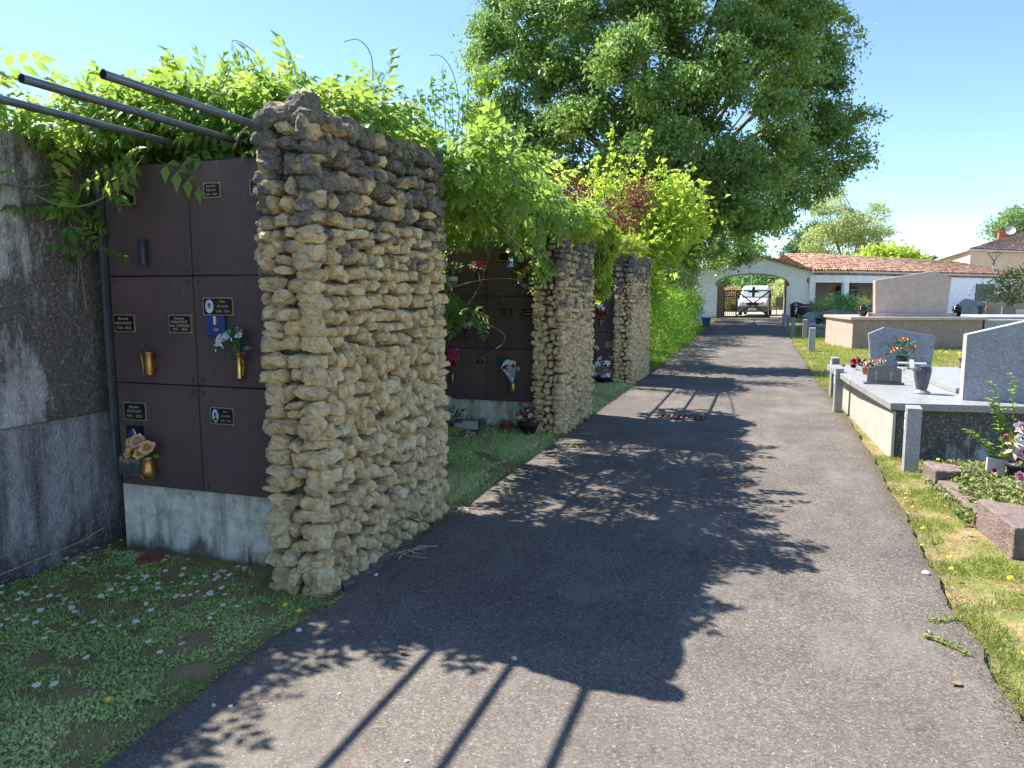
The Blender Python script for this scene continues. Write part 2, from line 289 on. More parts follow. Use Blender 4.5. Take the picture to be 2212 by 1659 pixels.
# ------------------------------------------------------------------ object helpers
def link(name, me, parent=None):
    o = bpy.data.objects.new(name, me); COL.objects.link(o)
    if parent is not None: o.parent = parent
    return o
def tag(o, label=None, cat=None, group=None, kind=None):
    if label: o['label'] = label
    if cat: o['category'] = cat
    if group: o['group'] = group
    if kind: o['kind'] = kind
    return o
def thing(name, label, cat, loc=(0, 0, 0), group=None, rz=0):
    o = bpy.data.objects.new(name, None); COL.objects.link(o); o.location = loc; o.rotation_euler = (0, 0, rz); o.empty_display_size = .1
    return tag(o, label, cat, group)
def copy_tree(o, parent=None):
    c = o.copy(); COL.objects.link(c)
    if parent is not None: c.parent = parent
    for ch in list(o.children): copy_tree(ch, c)
    return c
class MB:
    def __init__(s): s.v = []; s.f = []; s.m = []; s.sm = []
    def add(s, v, f, m=0, smooth=False):
        k = len(s.v); s.v += [tuple(p) for p in v]; s.f += [tuple(i + k for i in q) for q in f]; s.m += [m] * len(f); s.sm += [smooth] * len(f); return s
    def box(s, x0, x1, y0, y1, z0, z1, m=0):
        v = [(x, y, z) for z in (z0, z1) for y in (y0, y1) for x in (x0, x1)]
        return s.add(v, [(0, 2, 3, 1), (4, 5, 7, 6), (0, 1, 5, 4), (2, 6, 7, 3), (0, 4, 6, 2), (1, 3, 7, 5)], m)
    def obox(s, a, b, wd, ht, m=0):
        a = Vector(a); b = Vector(b); d = (b - a).normalized(); r = d.cross(Vector((0, 0, 1)))
        if r.length < 1e-3: r = Vector((1, 0, 0))
        r.normalize(); u = r.cross(d)
        v = [p + r * sx * wd / 2 + u * sz * ht / 2 for p in (a, b) for sz in (-1, 1) for sx in (-1, 1)]
        return s.add(v, [(0, 1, 3, 2), (4, 6, 7, 5), (0, 4, 5, 1), (2, 3, 7, 6), (0, 2, 6, 4), (1, 5, 7, 3)], m)
    def prism(s, pts, y0, y1, m=0, ms=None):
        n = len(pts); v = [(x, y0, z) for x, z in pts] + [(x, y1, z) for x, z in pts]
        s.add(v, [tuple(range(n)), tuple(range(2 * n - 1, n - 1, -1))], m)
        s.add(v, [(i, i + n, (i + 1) % n + n, (i + 1) % n) for i in range(n)], m if ms is None else ms); return s
    def lathe(s, prof, c=(0, 0, 0), seg=20, m=0, smooth=True, cap=True):
        v = []; f = []; n = len(prof)
        for i in range(seg):
            a = 2 * math.pi * i / seg
            v += [(c[0] + r * math.cos(a), c[1] + r * math.sin(a), c[2] + z) for r, z in prof]
        for i in range(seg):
            j = (i + 1) % seg
            f += [(i * n + k, j * n + k, j * n + k + 1, i * n + k + 1) for k in range(n - 1)]
        s.add(v, f, m, smooth)
        if cap: s.add([v[i * n] for i in range(seg)], [tuple(range(seg - 1, -1, -1))], m); 
        return s
    def tube(s, pts, r, seg=8, m=0, r1=None, cap=True):
        pts = [Vector(p) for p in pts]; n = len(pts); r1 = r if r1 is None else r1; v = []; f = []
        ref = Vector((.3, .2, 1)).normalized()
        for i, p in enumerate(pts):
            d = (pts[min(i + 1, n - 1)] - pts[max(i - 1, 0)]).normalized()
            a = d.cross(ref)
            if a.length < .05: a = d.cross(Vector((1, 0, 0)))
            a.normalize(); b = d.cross(a); rr = r + (r1 - r) * i / (n - 1)
            v += [p + a * math.cos(2 * math.pi * k / seg) * rr + b * math.sin(2 * math.pi * k / seg) * rr for k in range(seg)]
        for i in range(n - 1):
            f += [(i * seg + k, i * seg + (k + 1) % seg, (i + 1) * seg + (k + 1) % seg, (i + 1) * seg + k) for k in range(seg)]
        s.add(v, f, m, True)
        if cap: s.add(v[:seg], [tuple(range(seg))], m); s.add(v[-seg:], [tuple(range(seg))], m)
        return s
    def build(s, name, mats, parent=None, bev=0, fix=True):
        me = bpy.data.meshes.new(name); me.from_pydata(s.v, [], s.f); me.polygons.foreach_set('material_index', s.m); me.polygons.foreach_set('use_smooth', s.sm)
        if fix:
            b = bmesh.new(); b.from_mesh(me); bmesh.ops.recalc_face_normals(b, faces=b.faces); b.to_mesh(me); b.free()
        for k in (mats if isinstance(mats, (list, tuple)) else [mats]): me.materials.append(k)
        o = link(name, me, parent)
        if bev:
            md = o.modifiers.new("bevel", 'BEVEL'); md.width = bev; md.segments = 2; md.limit_method = 'ANGLE'; md.angle_limit = R(40)
        return o
def crom(pts, k=4):
    P = [Vector(p) for p in pts]
    if len(P) < 3: return P
    Q = [P[0] * 2 - P[1]] + P + [P[-1] * 2 - P[-2]]; out = []
    for i in range(1, len(Q) - 2):
        a, b, c, d = Q[i - 1:i + 3]
        for j in range(k): t = j / k; out.append(.5 * (2 * b + (c - a) * t + (2 * a - 5 * b + 4 * c - d) * t * t + (3 * b - a - 3 * c + d) * t ** 3))
    return out + [P[-1]]
def struct(o): o['kind'] = 'structure'; return o

def np_mesh(name, V, F, mat, parent=None, tint=None, smooth=False):
    """V (n,3), F (m,4) -> one mesh object; tint per vertex"""
    me = bpy.data.meshes.new(name); me.vertices.add(len(V)); me.vertices.foreach_set('co', V.astype(np.float32).ravel())
    k = F.shape[1]; me.loops.add(F.size); me.loops.foreach_set('vertex_index', F.astype(np.int32).ravel())
    me.polygons.add(len(F)); me.polygons.foreach_set('loop_start', np.arange(0, F.size, k, dtype=np.int32)); me.polygons.foreach_set('loop_total', np.full(len(F), k, dtype=np.int32))
    me.polygons.foreach_set('use_smooth', np.full(len(F), smooth, dtype=bool))
    if tint is not None:
        a = me.attributes.new('tint', 'FLOAT', 'POINT'); a.data.foreach_set('value', tint.astype(np.float32))
    me.update(calc_edges=True); me.materials.append(mat)
    return link(name, me, parent)
def frames(D, N):
    D = D / (np.linalg.norm(D, axis=1, keepdims=True) + 1e-9); X = np.cross(D, N); X /= (np.linalg.norm(X, axis=1, keepdims=True) + 1e-9); Z = np.cross(X, D)
    return np.stack([X, D, Z], axis=2)      # columns: x, y(dir), z(normal)
def scatter(name, T, P, D, N, S, mat, parent=None, tint=None, jit=.12, jparts=None):
    TV, TF = T; M = frames(D, N); n, k = len(P), len(TV)
    S = np.asarray(S); S = S.reshape(-1, 1, 1) if S.ndim == 1 else S[:, None, :]
    V = np.einsum('nij,nkj->nki', M, TV[None] * S) + P[:, None, :]
    F = (TF[None] + (np.arange(n) * k)[:, None, None]).reshape(-1, TF.shape[1])
    tn = rng.random(n) if tint is None else tint
    tt = np.repeat(tn, k) + (rng.random(n * k // 4 + 1).repeat(4)[:n * k] - .5) * jit
    return np_mesh(name, V.reshape(-1, 3), F, mat, parent, np.clip(tt, 0, 1))
def leaflet(L=1, W=.4, fold=.12, droop=.1, o=(0, 0, 0), ang=0, roll=0):
    v = np.array([(0, 0, 0), (0, .5 * L, 0), (0, L, -droop * L), (-W / 2, .42 * L, fold * W), (W / 2, .42 * L, fold * W)])
    c, s = math.cos(ang), math.sin(ang); M = np.array([(c, s, 0), (-s, c, 0), (0, 0, 1)])
    c, s = math.cos(roll), math.sin(roll); M2 = np.array([(1, 0, 0), (0, c, -s), (0, s, c)])
    v = v @ M2.T @ M.T + np.array(o); f = np.array([(0, 1, 2, 3), (0, 4, 2, 1)]); return v, f
def join_t(parts):
    V = []; F = []; k = 0
    for v, f in parts: V.append(v); F.append(f + k); k += len(v)
    return np.concatenate(V), np.concatenate(F)
def pinnate(n=4, L=1.0):
    ps = []
    for i in range(n):
        y = .20 + .60 * i / (n - 1); z = -.16 * y * y; l = .36 * (1 - .30 * abs(i / (n - 1) - .4))
        for sd in (-1, 1): ps.append(leaflet(l, .46 * l, .2, .22, (0, y, z), sd * R(60 - 14 * i / n), R(-14)))
    ps.append(leaflet(.34, .16, .2, .3, (0, .84, -.12), 0, R(-14)))
    v = np.array([(-.006, 0, 0), (.006, 0, 0), (.004, .5, -.04), (-.004, .5, -.04), (.003, .86, -.12), (-.003, .86, -.12)]); ps.append((v, np.array([(0, 1, 2, 3), (3, 2, 4, 5)])))
    V, F = join_t(ps); return V * L, F
PIN = pinnate(); PIN3 = pinnate(3)
LEAF = leaflet(1, .5, .2, .15); BROAD = leaflet(1, .8, .18, .3); NARROW = leaflet(1, .3, .2, .2)
def cluster_t(n, seed, spread=1.0, size=.6, w=.5):
    r = np.random.default_rng(seed); ps = []
    for i in range(n):
        d = r.normal(size=3); d /= np.linalg.norm(d); nn = r.normal(size=3); M = frames(d[None], nn[None])[0]
        v, f = leaflet(size * r.uniform(.7, 1.2), w * size, .15, .2); ps.append((v @ M.T + r.normal(size=3) * spread * .35, f))
    return join_t(ps)
PALM = join_t([leaflet(.8, .34, .2, .3, (0, 0, 0), a, -.3) for a in (-1.1, -.5, 0, .5, 1.1)])
BLADE = (np.array([(-.035, 0, 0), (.035, 0, 0), (.02, .6, .06), (0, 1.0, -.05)], float), np.array([(0, 1, 2, 3)]))
def rdir(n, up=0.0, sd=1.0):
    d = rng.normal(size=(n, 3)) * sd; d[:, 2] += up; return d / np.linalg.norm(d, axis=1, keepdims=True)

def text_me(txt, size, ext=.0006, font_w=1.0, align='CENTER'):
    cu = bpy.data.curves.new("lettering", 'FONT'); cu.body = txt; cu.size = size; cu.extrude = ext; cu.align_x = align; cu.align_y = 'CENTER'; cu.space_line = .95
    o = bpy.data.objects.new("tmp_text", cu); COL.objects.link(o); dg = bpy.context.evaluated_depsgraph_get()
    me = bpy.data.meshes.new_from_object(o.evaluated_get(dg)); bpy.data.objects.remove(o); me.name = "lettering"; return me
def lettering(txt, size, loc, mat, parent, rot=(R(90), 0, 0), sx=1.0, name="lettering", ext=.0006):
    me = text_me(txt, size, ext); me.materials.clear(); me.materials.append(mat)
    o = link(name, me, parent); o.location = loc; o.rotation_euler = rot; o.scale = (sx, 1, 1); return o

def base(t, loc):
    """put the thing's Empty at its base, keeping its parts where they stand"""
    L = Vector(loc); t.location = L
    for ch in t.children: ch.location = Vector(ch.location) - L
    return t

# ================================================================== SETTING
def grid_sheet(name, x0, x1, y0, y1, nx, ny, zf, mat, edge=None):
    V = []; F = []
    for j in range(ny + 1):
        y = y0 + (y1 - y0) * j / ny
        for i in range(nx + 1):
            x = x0 + (x1 - x0) * i / nx
            if edge: x = edge(x, y, i, nx)
            V.append((x, y, zf(x, y)))
    for j in range(ny):
        for i in range(nx): a = j * (nx + 1) + i; F.append((a, a + 1, a + nx + 2, a + nx + 1))
    me = bpy.data.meshes.new(name); me.from_pydata(V, [], F); me.materials.append(mat); return link(name, me)
def gz(x, y): 
    n = mnoise.noise(Vector((x * 1.3, y * 1.3, 0))) * .02 + mnoise.noise(Vector((x * 5, y * 5, 3))) * .008
    if -2.2 < x < 1.2: n = -.02
    return n - .012
big = MB(); X0, X1, Y0, Y1 = -400, 400, -200, 600
big.add([(X0, Y0, -.05), (X1, Y0, -.05), (X1, Y1, -.05), (X0, Y1, -.05)], [(0, 1, 2, 3)])
struct(big.build("ground", MT['verge'], fix=False))
struct(grid_sheet("lawn_ground", -3.95, -1.95, -1, 30, 30, 360, gz, MT['lawn']))
struct(grid_sheet("verge_ground", .85, 14, -1, 52, 80, 420, gz, MT['verge']))
def redge(x, y, i, nx):
    e = mnoise.noise(Vector((y * 2.1, 4.4, 1))) * .05 + mnoise.noise(Vector((y * 9, 1.4, 1))) * .022
    e2 = mnoise.noise(Vector((y * 2.1, 9.4, 7))) * .04 + mnoise.noise(Vector((y * 9, 6.4, 7))) * .022
    if i == 0: return -2.08 + e - max(0, y - 12) * .018
    if i == nx: return .96 + e2 + (.13 * math.exp(-((y - 9.5) / 4.5) ** 2))
    return x
road = struct(grid_sheet("road", -1.9, .85, -1.5, 51.6, 12, 700, lambda x, y: .004 + mnoise.noise(Vector((x * .8, y * .5, 0))) * .003, MT['asphalt'], redge))
far = MB(); far.add([(-14, 51.6, .002), (30, 51.6, .002), (60, 62, .002), (60, 90, .002), (-40, 90, .002), (-40, 62, .002)], [(0, 1, 2, 3, 4, 5)])
struct(far.build("forecourt", MT['farroad'], fix=False))

# ================================================================== RUBBLE STONE WALLS
def stone_proto(seed, n=5):
    r = np.random.default_rng(seed); g = np.linspace(-1, 1, n + 1); V = []; F = []
    for ax in range(3):
        for s in (-1, 1):
            k = len(V)
            for a in g:
                for b in g:
                    p = [0, 0, 0]; p[ax] = s; p[(ax + 1) % 3] = a; p[(ax + 2) % 3] = b; V.append(p)
            for i in range(n):
                for j in range(n):
                    q = [k + i * (n + 1) + j, k + (i + 1) * (n + 1) + j, k + (i + 1) * (n + 1) + j + 1, k + i * (n + 1) + j + 1]
                    F.append(q if s > 0 else q[::-1])
    V = np.array(V, float); L = np.linalg.norm(V ** 4, axis=1) ** .25; cubic = (np.abs(V) ** 11).sum(1) ** (1 / 11)
    V = V / cubic[:, None] * 1.04
    for _ in range(20):
        d = r.normal(size=3); d /= np.linalg.norm(d); h = r.uniform(.92, 1.22); e = np.maximum(0, V @ d - h); V -= e[:, None] * d
    off = r.uniform(0, 99, 3)
    for i, p in enumerate(V):
        q = Vector(p * 1.4 + off); V[i] = p * (.98 + .09 * mnoise.noise(q) + .06 * mnoise.noise(q * 2.7) + .08 * mnoise.noise(q * 6))
    return V, np.array(F)
PROT = {n: [stone_proto(100 + i, n) for i in range(26)] for n in (4, 6)}
def rotm(ax, a): return np.array(Matrix.Rotation(a, 3, ax))
def stone_wall(label, x0, x1, y0, y1, h, n, seed, group, sc=1.0):
    r = random.Random(seed); V = []; F = []; TI = []; k = 0
    def stone(c, hd, hw, hh, face, big=False):
        nonlocal k
        pv, pf = PROT[n][r.randrange(26)]
        p = pv @ (rotm('Z', r.choice((0, math.pi))) @ rotm('X', r.choice((0, math.pi)))).T
        s = (hw, hd, hh) if face in 'fb' else (hd, hw, hh)
        p = p * np.array(s); q_ = .09 if c[2] > 1.2 or face in 'fb' else .30; M = rotm('X' if face in 'rl' else 'Y', r.uniform(-q_, q_)) @ rotm('Z', r.uniform(-.15, .15)) @ rotm('Y' if face in 'rl' else 'X', r.uniform(-.16, .16)); p = p @ M.T + np.array(c)
        V.append(p); F.append(pf + k); TI.append(np.full(len(p), r.random())); k += len(p)
    faces = [('f', x0, x1, y0), ('r', y0, y1, x1), ('l', y0, y1, x0), ('b', x0, x1, y1)]
    for fc, a, b, q in faces:
        z = -.04
        while z < h - .05:
            ch = sc * (r.uniform(.052, .092) if z > 1.3 else r.uniform(.066, .104)) * (1.3 if z > h - .5 else 1); s = a - r.uniform(.0, .02)
            if z + ch > h - .03: ch = h - z + .01
            while s < b - .01:
                wd = sc * (r.choice((r.uniform(.055, .10), r.uniform(.09, .16))) if z > 1.3 or fc in 'fb' else r.uniform(.055, .125)) * (1.2 if z > h - .5 else 1)
                if b - s - wd < .05: wd = b - s + r.uniform(0, .02)
                dz = r.uniform(-.012, .012); ins = .048 + r.uniform(-.020, .018); hh = ch / 2 * r.uniform(.82, .97); hw = wd / 2 * r.uniform(.80, .92); hd = .072
                if fc == 'r' and z < 1.35: dz = r.uniform(-.030, .030); hh *= r.uniform(.82, 1.3); hw *= r.uniform(.85, 1.10)
                dz += r.uniform(-.006, .006) + .022 * mnoise.noise(Vector((s * 2.5, z * 3, seed * 7)))
                if wd > .08 and ch > .085 and r.random() < .18:      # split into two small stones
                    for sg in (-1, 1):
                        c = s + wd / 2 + r.uniform(-.01, .01), z + ch / 2 + sg * ch * .25
                        put(stone, fc, c[0], q, ins, c[1], hd, hw, hh * .54)
                else: put(stone, fc, s + wd / 2, q, ins, z + ch / 2 + dz, hd, hw, hh)
                s += wd
            z += ch
    s = y0                                                # cap stones
    while s < y1:
        wd = r.uniform(.12, .24); stone((x0 + .08 + r.uniform(-.01, .02), s + wd / 2, h - .01 + r.uniform(-.02, .02)), .085, wd / 2, .055, 'r'); stone((x1 - .09, s + wd / 2 + .02, h - .0 + r.uniform(-.03, .03)), .09, wd / 2, .06, 'r'); s += wd
    t = thing("stone_wall", label, "stone wall", (0, 0, 0), group)
    np_mesh("rubble", np.concatenate(V), np.concatenate(F), MT['stone'], t, np.concatenate(TI))
    c = MB(); c.box(x0 + .068, x1 - .068, y0 + .068, y1 - .068, -.05, h - .04); c.build("mortar", MT['mortar'], t)
    return base(t, ((x0 + x1) / 2, (y0 + y1) / 2, 0))
def put(stone, fc, s, q, ins, z, hd, hw, hh):
    if fc == 'f': stone((s, q + ins, z), hd, hw, hh, 'f')
    elif fc == 'b': stone((s, q - ins, z), hd, hw, hh, 'b')
    elif fc == 'r': stone((q - ins, s, z), hd, hw, hh, 'r')
    else: stone((q + ins, s, z), hd, hw, hh, 'l')
GW = "rubble stone screen walls beside the columbarium cabinets"
stone_wall("tall rubble stone wall in the foreground, nearest the camera and the tallest of three", -2.49, -2.17, 3.29, 4.93, 2.51, 6, 1, GW)
stone_wall("middle rubble stone wall, behind the near one, with creeper hanging over its top", -2.47, -2.12, 8.12, 9.62, 2.30, 4, 2, GW, .85)
stone_wall("farthest rubble stone wall, bare round-cornered, just before the green hedge", -2.47, -2.14, 13.0, 14.9, 2.26, 4, 3, GW, .85)

# ================================================================== RETAINING WALL
t = thing("retaining_wall", "weathered grey concrete retaining wall with dark stains, left of the metal doors", "wall", (0, 0, 0))
m = MB(); m.box(-4.25, -3.92, -3, 18, .86, 2.48); m.box(-4.24, -3.93, -3, 2.96, 2.482, 2.70)  # second box: raised length out of view, added to extend the lawn shadow
for yj in (-1.2, 1.4, 4.4): pass
m.build("upper_slab", MT['wall_up'], t, .01)
m = MB(); m.box(-4.25, -3.945, -3, 18, -.1, .855); m.build("lower_slab", MT['wall_lo'], t)
base(t, (-4.1, 3, 0))
tw = MB(); pts = [(-3.9, 1.6 + i * .19, .18 + .02 * math.sin(i * 1.3) - .045 * i * .25) for i in range(11)]
tw.tube([(-3.90, 2.6, .06), (-3.88, 3.0, .09), (-3.86, 3.3, .11), (-3.82, 3.42, .16)], .003, 5)
tag(tw.build("fallen_twig", MT['straw']), "thin dry stem leaning along the foot of the concrete wall", "stem")

# ================================================================== COLUMBARIUM CABINETS
XC = (-3.73, -3.115, -2.50)
def cabinet(label, Yp, z0, dz, depth=1.3):
    t = thing("columbarium", label, "columbarium", (0, 0, 0), "columbarium cabinets between retaining wall and stone walls")
    m = MB(); m.box(-3.72, -2.50, Yp + .055, Yp + depth, -.05, z0 + .01); m.box(-3.76, -3.64, Yp + .03, Yp + .3, -.05, z0 - .004)
    m.build("concrete_plinth", MT['base'], t)
    m = MB(); m.box(-3.755, -2.49, Yp + .022, Yp + depth, z0, z0 + 3 * dz + .01); m.build("steel_casing", MT['black'], t)
    m = MB(); m.box(-3.785, -3.758, Yp - .01, Yp + .3, z0 - .01, z0 + 3 * dz + .015); m.build("edge_angle", MT['pipe'], t)
    for r_ in range(3):
        for c in range(2):
            d = MB(); j_ = rnd.uniform(-.0012, .0012); a, b = XC[c] + .004 + j_, XC[c + 1] - .004 + j_; za, zb = z0 + r_ * dz + .004 - j_, z0 + (r_ + 1) * dz - .004 - j_
            d.box(a, b, Yp, Yp + .018, za, zb); o = d.build("niche_door", MT['steel'], t, .0015)
            for bx in (a + .032, b - .032):
                for bz in (za + .032, zb - .032):
                    bo = link("bolt", BOLT, o); bo.location = (bx, Yp, bz)
    return t
bm = MB(); bm.lathe([(.0001, .0), (.011, .0), (.010, .004), (.006, .0075), (.0001, .009)], seg=10); bm.v = [(x, -z, y) for x, y, z in bm.v]
bo = bm.build("bolt", MT['gunmetal']); BOLT = bo.data; bpy.data.objects.remove(bo)
CAB1 = cabinet("nearest columbarium of six brown metal doors with gilt-lettered plaques above pale concrete", 3.50, .425, .638)
CAB2 = cabinet("second columbarium with many flower vases, shaded by hanging leaves, behind the near stone wall", 8.30, .32, .625)
CAB3 = cabinet("third columbarium, a narrow strip of brown doors seen between two farther stone walls", 13.15, .30, .60)

def plaque(cab, x0, x1, z0, z1, Yp, lines, photo=False, mat='black', rim='frame_gold', ink='letter', size=None, cross=False, label=None):
    m = MB(); y = Yp
    m.box(x0, x1, y - .010, y - .0005, z0, z1, 0); b = min(.006, (z1 - z0) * .07); m.box(x0 + b, x1 - b, y - .0115, y - .0102, z0 + b, z1 - b, 1)
    for cx in (x0 + b * 1.2, x1 - b * 1.2):
        for cz in (z0 + b * 1.2, z1 - b * 1.2): m.box(cx - b * .7, cx + b * .7, y - .0125, y - .0117, cz - b * .7, cz + b * .7, 0)
    o = m.build("name_plaque", [MT[rim], MT[mat]], cab)
    if label: o['label'] = label
    n = len(lines); W = x1 - x0; H = z1 - z0; tx0 = x0 + (W * .36 if photo else (W * .25 if cross else 0)); tw = x1 - tx0 - .012
    if n:
        lh = H * .80 / n; mx = max(len(l) for l in lines); s = min(lh * 1.05, tw / (mx * .56))
        for i, l in enumerate(lines):
            lettering(l, s, ((tx0 + x1) / 2 - .003, y - .0125, z1 - H * .10 - lh * (i + .5)), MT[ink], o)
    if cross:
        m = MB(); cx = x0 + W * .16; cz = (z0 + z1) / 2; m.box(cx - .0015, cx + .0015, y - .014, y - .0125, cz - H * .32, cz + H * .32); m.box(cx - .012, cx + .012, y - .0141, y - .0124, cz + H * .1, cz + H * .1 + .003); m.build("cross", MT['letter'], o)
    if photo:
        cx = x0 + W * .23; cz = (z0 + z1) / 2; rx, rz = W * .135, H * .38
        def disc(cx, cz, rx, rz, yy, mat, mm):
            k = 20; mm.add([(cx + rx * math.cos(2 * math.pi * i / k), yy, cz + rz * math.sin(2 * math.pi * i / k)) for i in range(k)], [tuple(range(k))], mat)
        m = MB(); disc(cx, cz, rx, rz, y - .0128, 0, m); disc(cx, cz, rx * .86, rz * .88, y - .0134, 1, m)
        disc(cx, cz - rz * .56, rx * .60, rz * .26, y - .0138, 0 if photo == 1 else 3, m); disc(cx, cz + rz * .02, rx * .36, rz * .36, y - .0142, 2, m); disc(cx, cz + rz * .30, rx * .36, rz * .18, y - .0146, 3, m)
        m.build("oval_photo", [MT['porcelain'], MT['photobg'], MT['skin'], MT['photodark']], o, fix=False)
    return o
plaque(CAB1, -3.62, -3.495, 2.115, 2.21, 3.5, [])
plaque(CAB1, -3.0, -2.885, 2.13, 2.215, 3.5, ["Jean-Paul", "HIRSCHY", "1946 - 2024"])
plaque(CAB1, -2.69, -2.555, 2.135, 2.22, 3.5, ["Mariane", "HIRSCHY", "1947 - 2023"])
plaque(CAB1, -3.045, -2.835, 1.475, 1.578, 3.5, ["Alain", "PICHON", "1938 - 2024"], photo=1)
plaque(CAB1, -3.71, -3.55, 1.37, 1.475, 3.5, ["Bernard", "MIRAMONT", "1928 - 2023"])
plaque(CAB1, -3.295, -3.13, 1.37, 1.478, 3.5, ["Paulette", "MIRAMONT", "Née CAPBERN", "1927 - 2024"])
plaque(CAB1, -3.675, -3.505, .835, .945, 3.5, ["Jacques", "GOYAUD", "1942 - 2019"])
plaque(CAB1, -3.03, -2.865, .845, .945, 3.5, ["Maria", "LEONARD", "1936 - 2020"], photo=2)
plaque(CAB2, -2.96, -2.83, 1.98, 2.075, 8.3, [])
plaque(CAB2, -3.56, -3.45, 1.37, 1.45, 8.3, [])
plaque(CAB2, -3.25, -3.155, 1.37, 1.45, 8.3, [])
plaque(CAB2, -2.94, -2.79, 1.335, 1.43, 8.3, ["Noël", "NAVARRI", "1937 - 2013"], cross=True, rim='darkin')
plaque(CAB2, -2.69, -2.54, 1.335, 1.425, 8.3, ["André", "NAVARRI"], cross=True, rim='darkin')
plaque(CAB2, -3.25, -3.14, .75, .835, 8.3, ["Suzanne BOUHIER", "1925"])
plaque(CAB2, -2.975, -2.805, .755, .85, 8.3, ["Ingrid MOUMBOLO", "1949 - 2016"], mat='greenpl', rim='greenpl', ink='photodark', label="dull green plaque without a bright rim")
plaque(CAB3, -2.63, -2.52, 1.24, 1.32, 13.15, ["Raymonde", "LAUNEY", "1937 - 2014"])
plaque(CAB3, -2.86, -2.78, 1.25, 1.32, 13.15, [])
plaque(CAB3, -2.79, -2.68, .885, .965, 13.15, ["Raymonde", "1926 - 2019"])
plaque(CAB3, -2.66, -2.51, .635, .75, 13.15, ["LABAT-GEST", "Sylvie", "1950 - 2015"], mat='beigepl', rim='beigepl', ink='photodark', label="matt beige plaque with dark lettering")
m = MB(); k = 18; m.add([(-2.615 + .024 * math.cos(2 * math.pi * i / k), 13.135, 1.905 + .036 * math.sin(2 * math.pi * i / k)) for i in range(k)], [tuple(range(k))]); m.add([(-2.615 + .013 * math.cos(2 * math.pi * i / k), 13.132, 1.90 + .022 * math.sin(2 * math.pi * i / k)) for i in range(k)], [tuple(range(k))], 1)
m.build("oval_photo", [MT['porcelain'], MT['photodark']], CAB3, fix=False)

# hanging / fixed small things on cabinet 1
m = MB(); m.lathe([(.021, 0), (.022, .145), (.017, .145), (.017, .02)], (-3.433, 3.468, 1.767), 18); m.box(-3.445, -3.42, 3.485, 3.501, 1.80, 1.88)
tag(m.build("flower_vase", MT['gunmetal']), "empty grey metal tube vase on the top left door, no flowers in it", "vase")
m = MB(); prof = [(.026, 0), (.030, .01), (.031, .035), (.030, .065), (.033, .095), (.041, .122), (.036, .122), (.027, .09), (.024, .05)]
m.lathe([(.024, 0), (.025, .02), (.028, .05), (.024, .085), (.025, .125), (.029, .135), (.024, .132)], (-3.425, 3.458, 1.125), 22); m.tube([(-3.452, 3.435, 1.13), (-3.444, 3.428, 1.19), (-3.462, 3.437, 1.25)], .0035, 6); m.box(-3.44, -3.41, 3.48, 3.501, 1.16, 1.22)
tag(m.build("flower_vase", MT['bronze']), "bronze vase with a raised curved rib, empty but for a withered stalk", "vase")
m = MB(); m.tube([(-3.435, 3.45, 1.25), (-3.45, 3.445, 1.275), (-3.455, 3.44, 1.30)], .003, 5)
for a in range(7): m.tube([(-3.452, 3.44, 1.285), (-3.455 + .014 * math.cos(a), 3.44 + .01 * math.sin(a * 2), 1.292 + .012 * math.sin(a))], .003, 4)
tag(m.build("withered_stalk", MT['slate']), "short withered grey stalk sticking out of the ribbed bronze vase", "dead flower")
m = MB(); m.lathe([(.0002, -.018), (.008, -.006), (.016, 0), (.018, .012), (.0165, .016), (.0165, .145), (.0175, .148), (.014, .148), (.014, .05)], (-2.79, 3.466, 1.118), 20); m.tube([(-2.773, 3.468, 1.14), (-2.765, 3.47, 1.20), (-2.772, 3.47, 1.23)], .002, 5); m.box(-2.80, -2.78, 3.48, 3.501, 1.16, 1.22)
tag(m.build("flower_vase", MT['gold']), "slim polished gold tube vase with pointed foot, holding white flowers", "vase")
m = MB(); m.lathe([(.018, -.012), (.035, .0), (.047, .02), (.044, .05), (.036, .08), (.035, .115), (.041, .135), (.035, .133), (.030, .09)], (-3.465, 3.445, .50), 22, smooth=True); m.box(-3.48, -3.45, 3.48, 3.501, .54, .60)
for sgn in (-1, 1): m.tube([(-3.465, 3.40, .50), (-3.465 + sgn * .022, 3.397, .53), (-3.465 + sgn * .040, 3.42, .545)], .004, 6)
tag(m.build("flower_vase", MT['bronze']), "wide bronze vase with folded base, holding peach and yellow roses", "vase")

# tiny cards
t = thing("memorial_card", "square blue card under clear plastic, below the plaque with a man's portrait", "card", (-2.95, 3.48, 1.36))
m = MB(); m.box(-.062, .062, -.004, .018, 0, .115, 0); m.build("backing", MT['blue'], t, .001)
m = MB(); m.box(-.012, .004, -.0065, -.0045, .065, .112, 0); m.box(.009, .016, -.0065, -.0045, .06, .11, 1); m.box(-.010, .020, -.0065, -.0045, .028, .043, 2); m.build("emblem", [MT['signwhite'], MT['red'], MT['beigepl']], t)
t = thing("memorial_card", "small dark badge card with a blue and white pennant, above the peach roses", "card", (-3.595, 3.48, .712))
m = MB(); m.box(-.055, .055, -.003, .018, 0, .09); m.build("backing", MT['black'], t, .001)
m = MB(); m.add([(-.045, -.005, .045), (-.005, -.005, .08), (-.01, -.005, .008), (-.04, -.005, .01)], [(0, 1, 2, 3)], 0); m.add([(-.003, -.0055, .08), (.008, -.0055, .068), (.032, -.0055, .03), (.012, -.0055, .006), (-.006, -.0055, .008), (.006, -.0055, .04)], [(0, 1, 2, 3, 4, 5)], 1); m.add([(-.005, -.006, .075), (.003, -.006, .04), (-.008, -.006, .02)], [(0, 1, 2)], 2)
m.build("pennant", [MT['blue'], MT['signwhite'], MT['red']], t, fix=False)
t = thing("memorial_stone", "rough slate memorial tablet with gilt script, left of the peach roses", "memorial tablet", (-3.61, 3.47, .50))
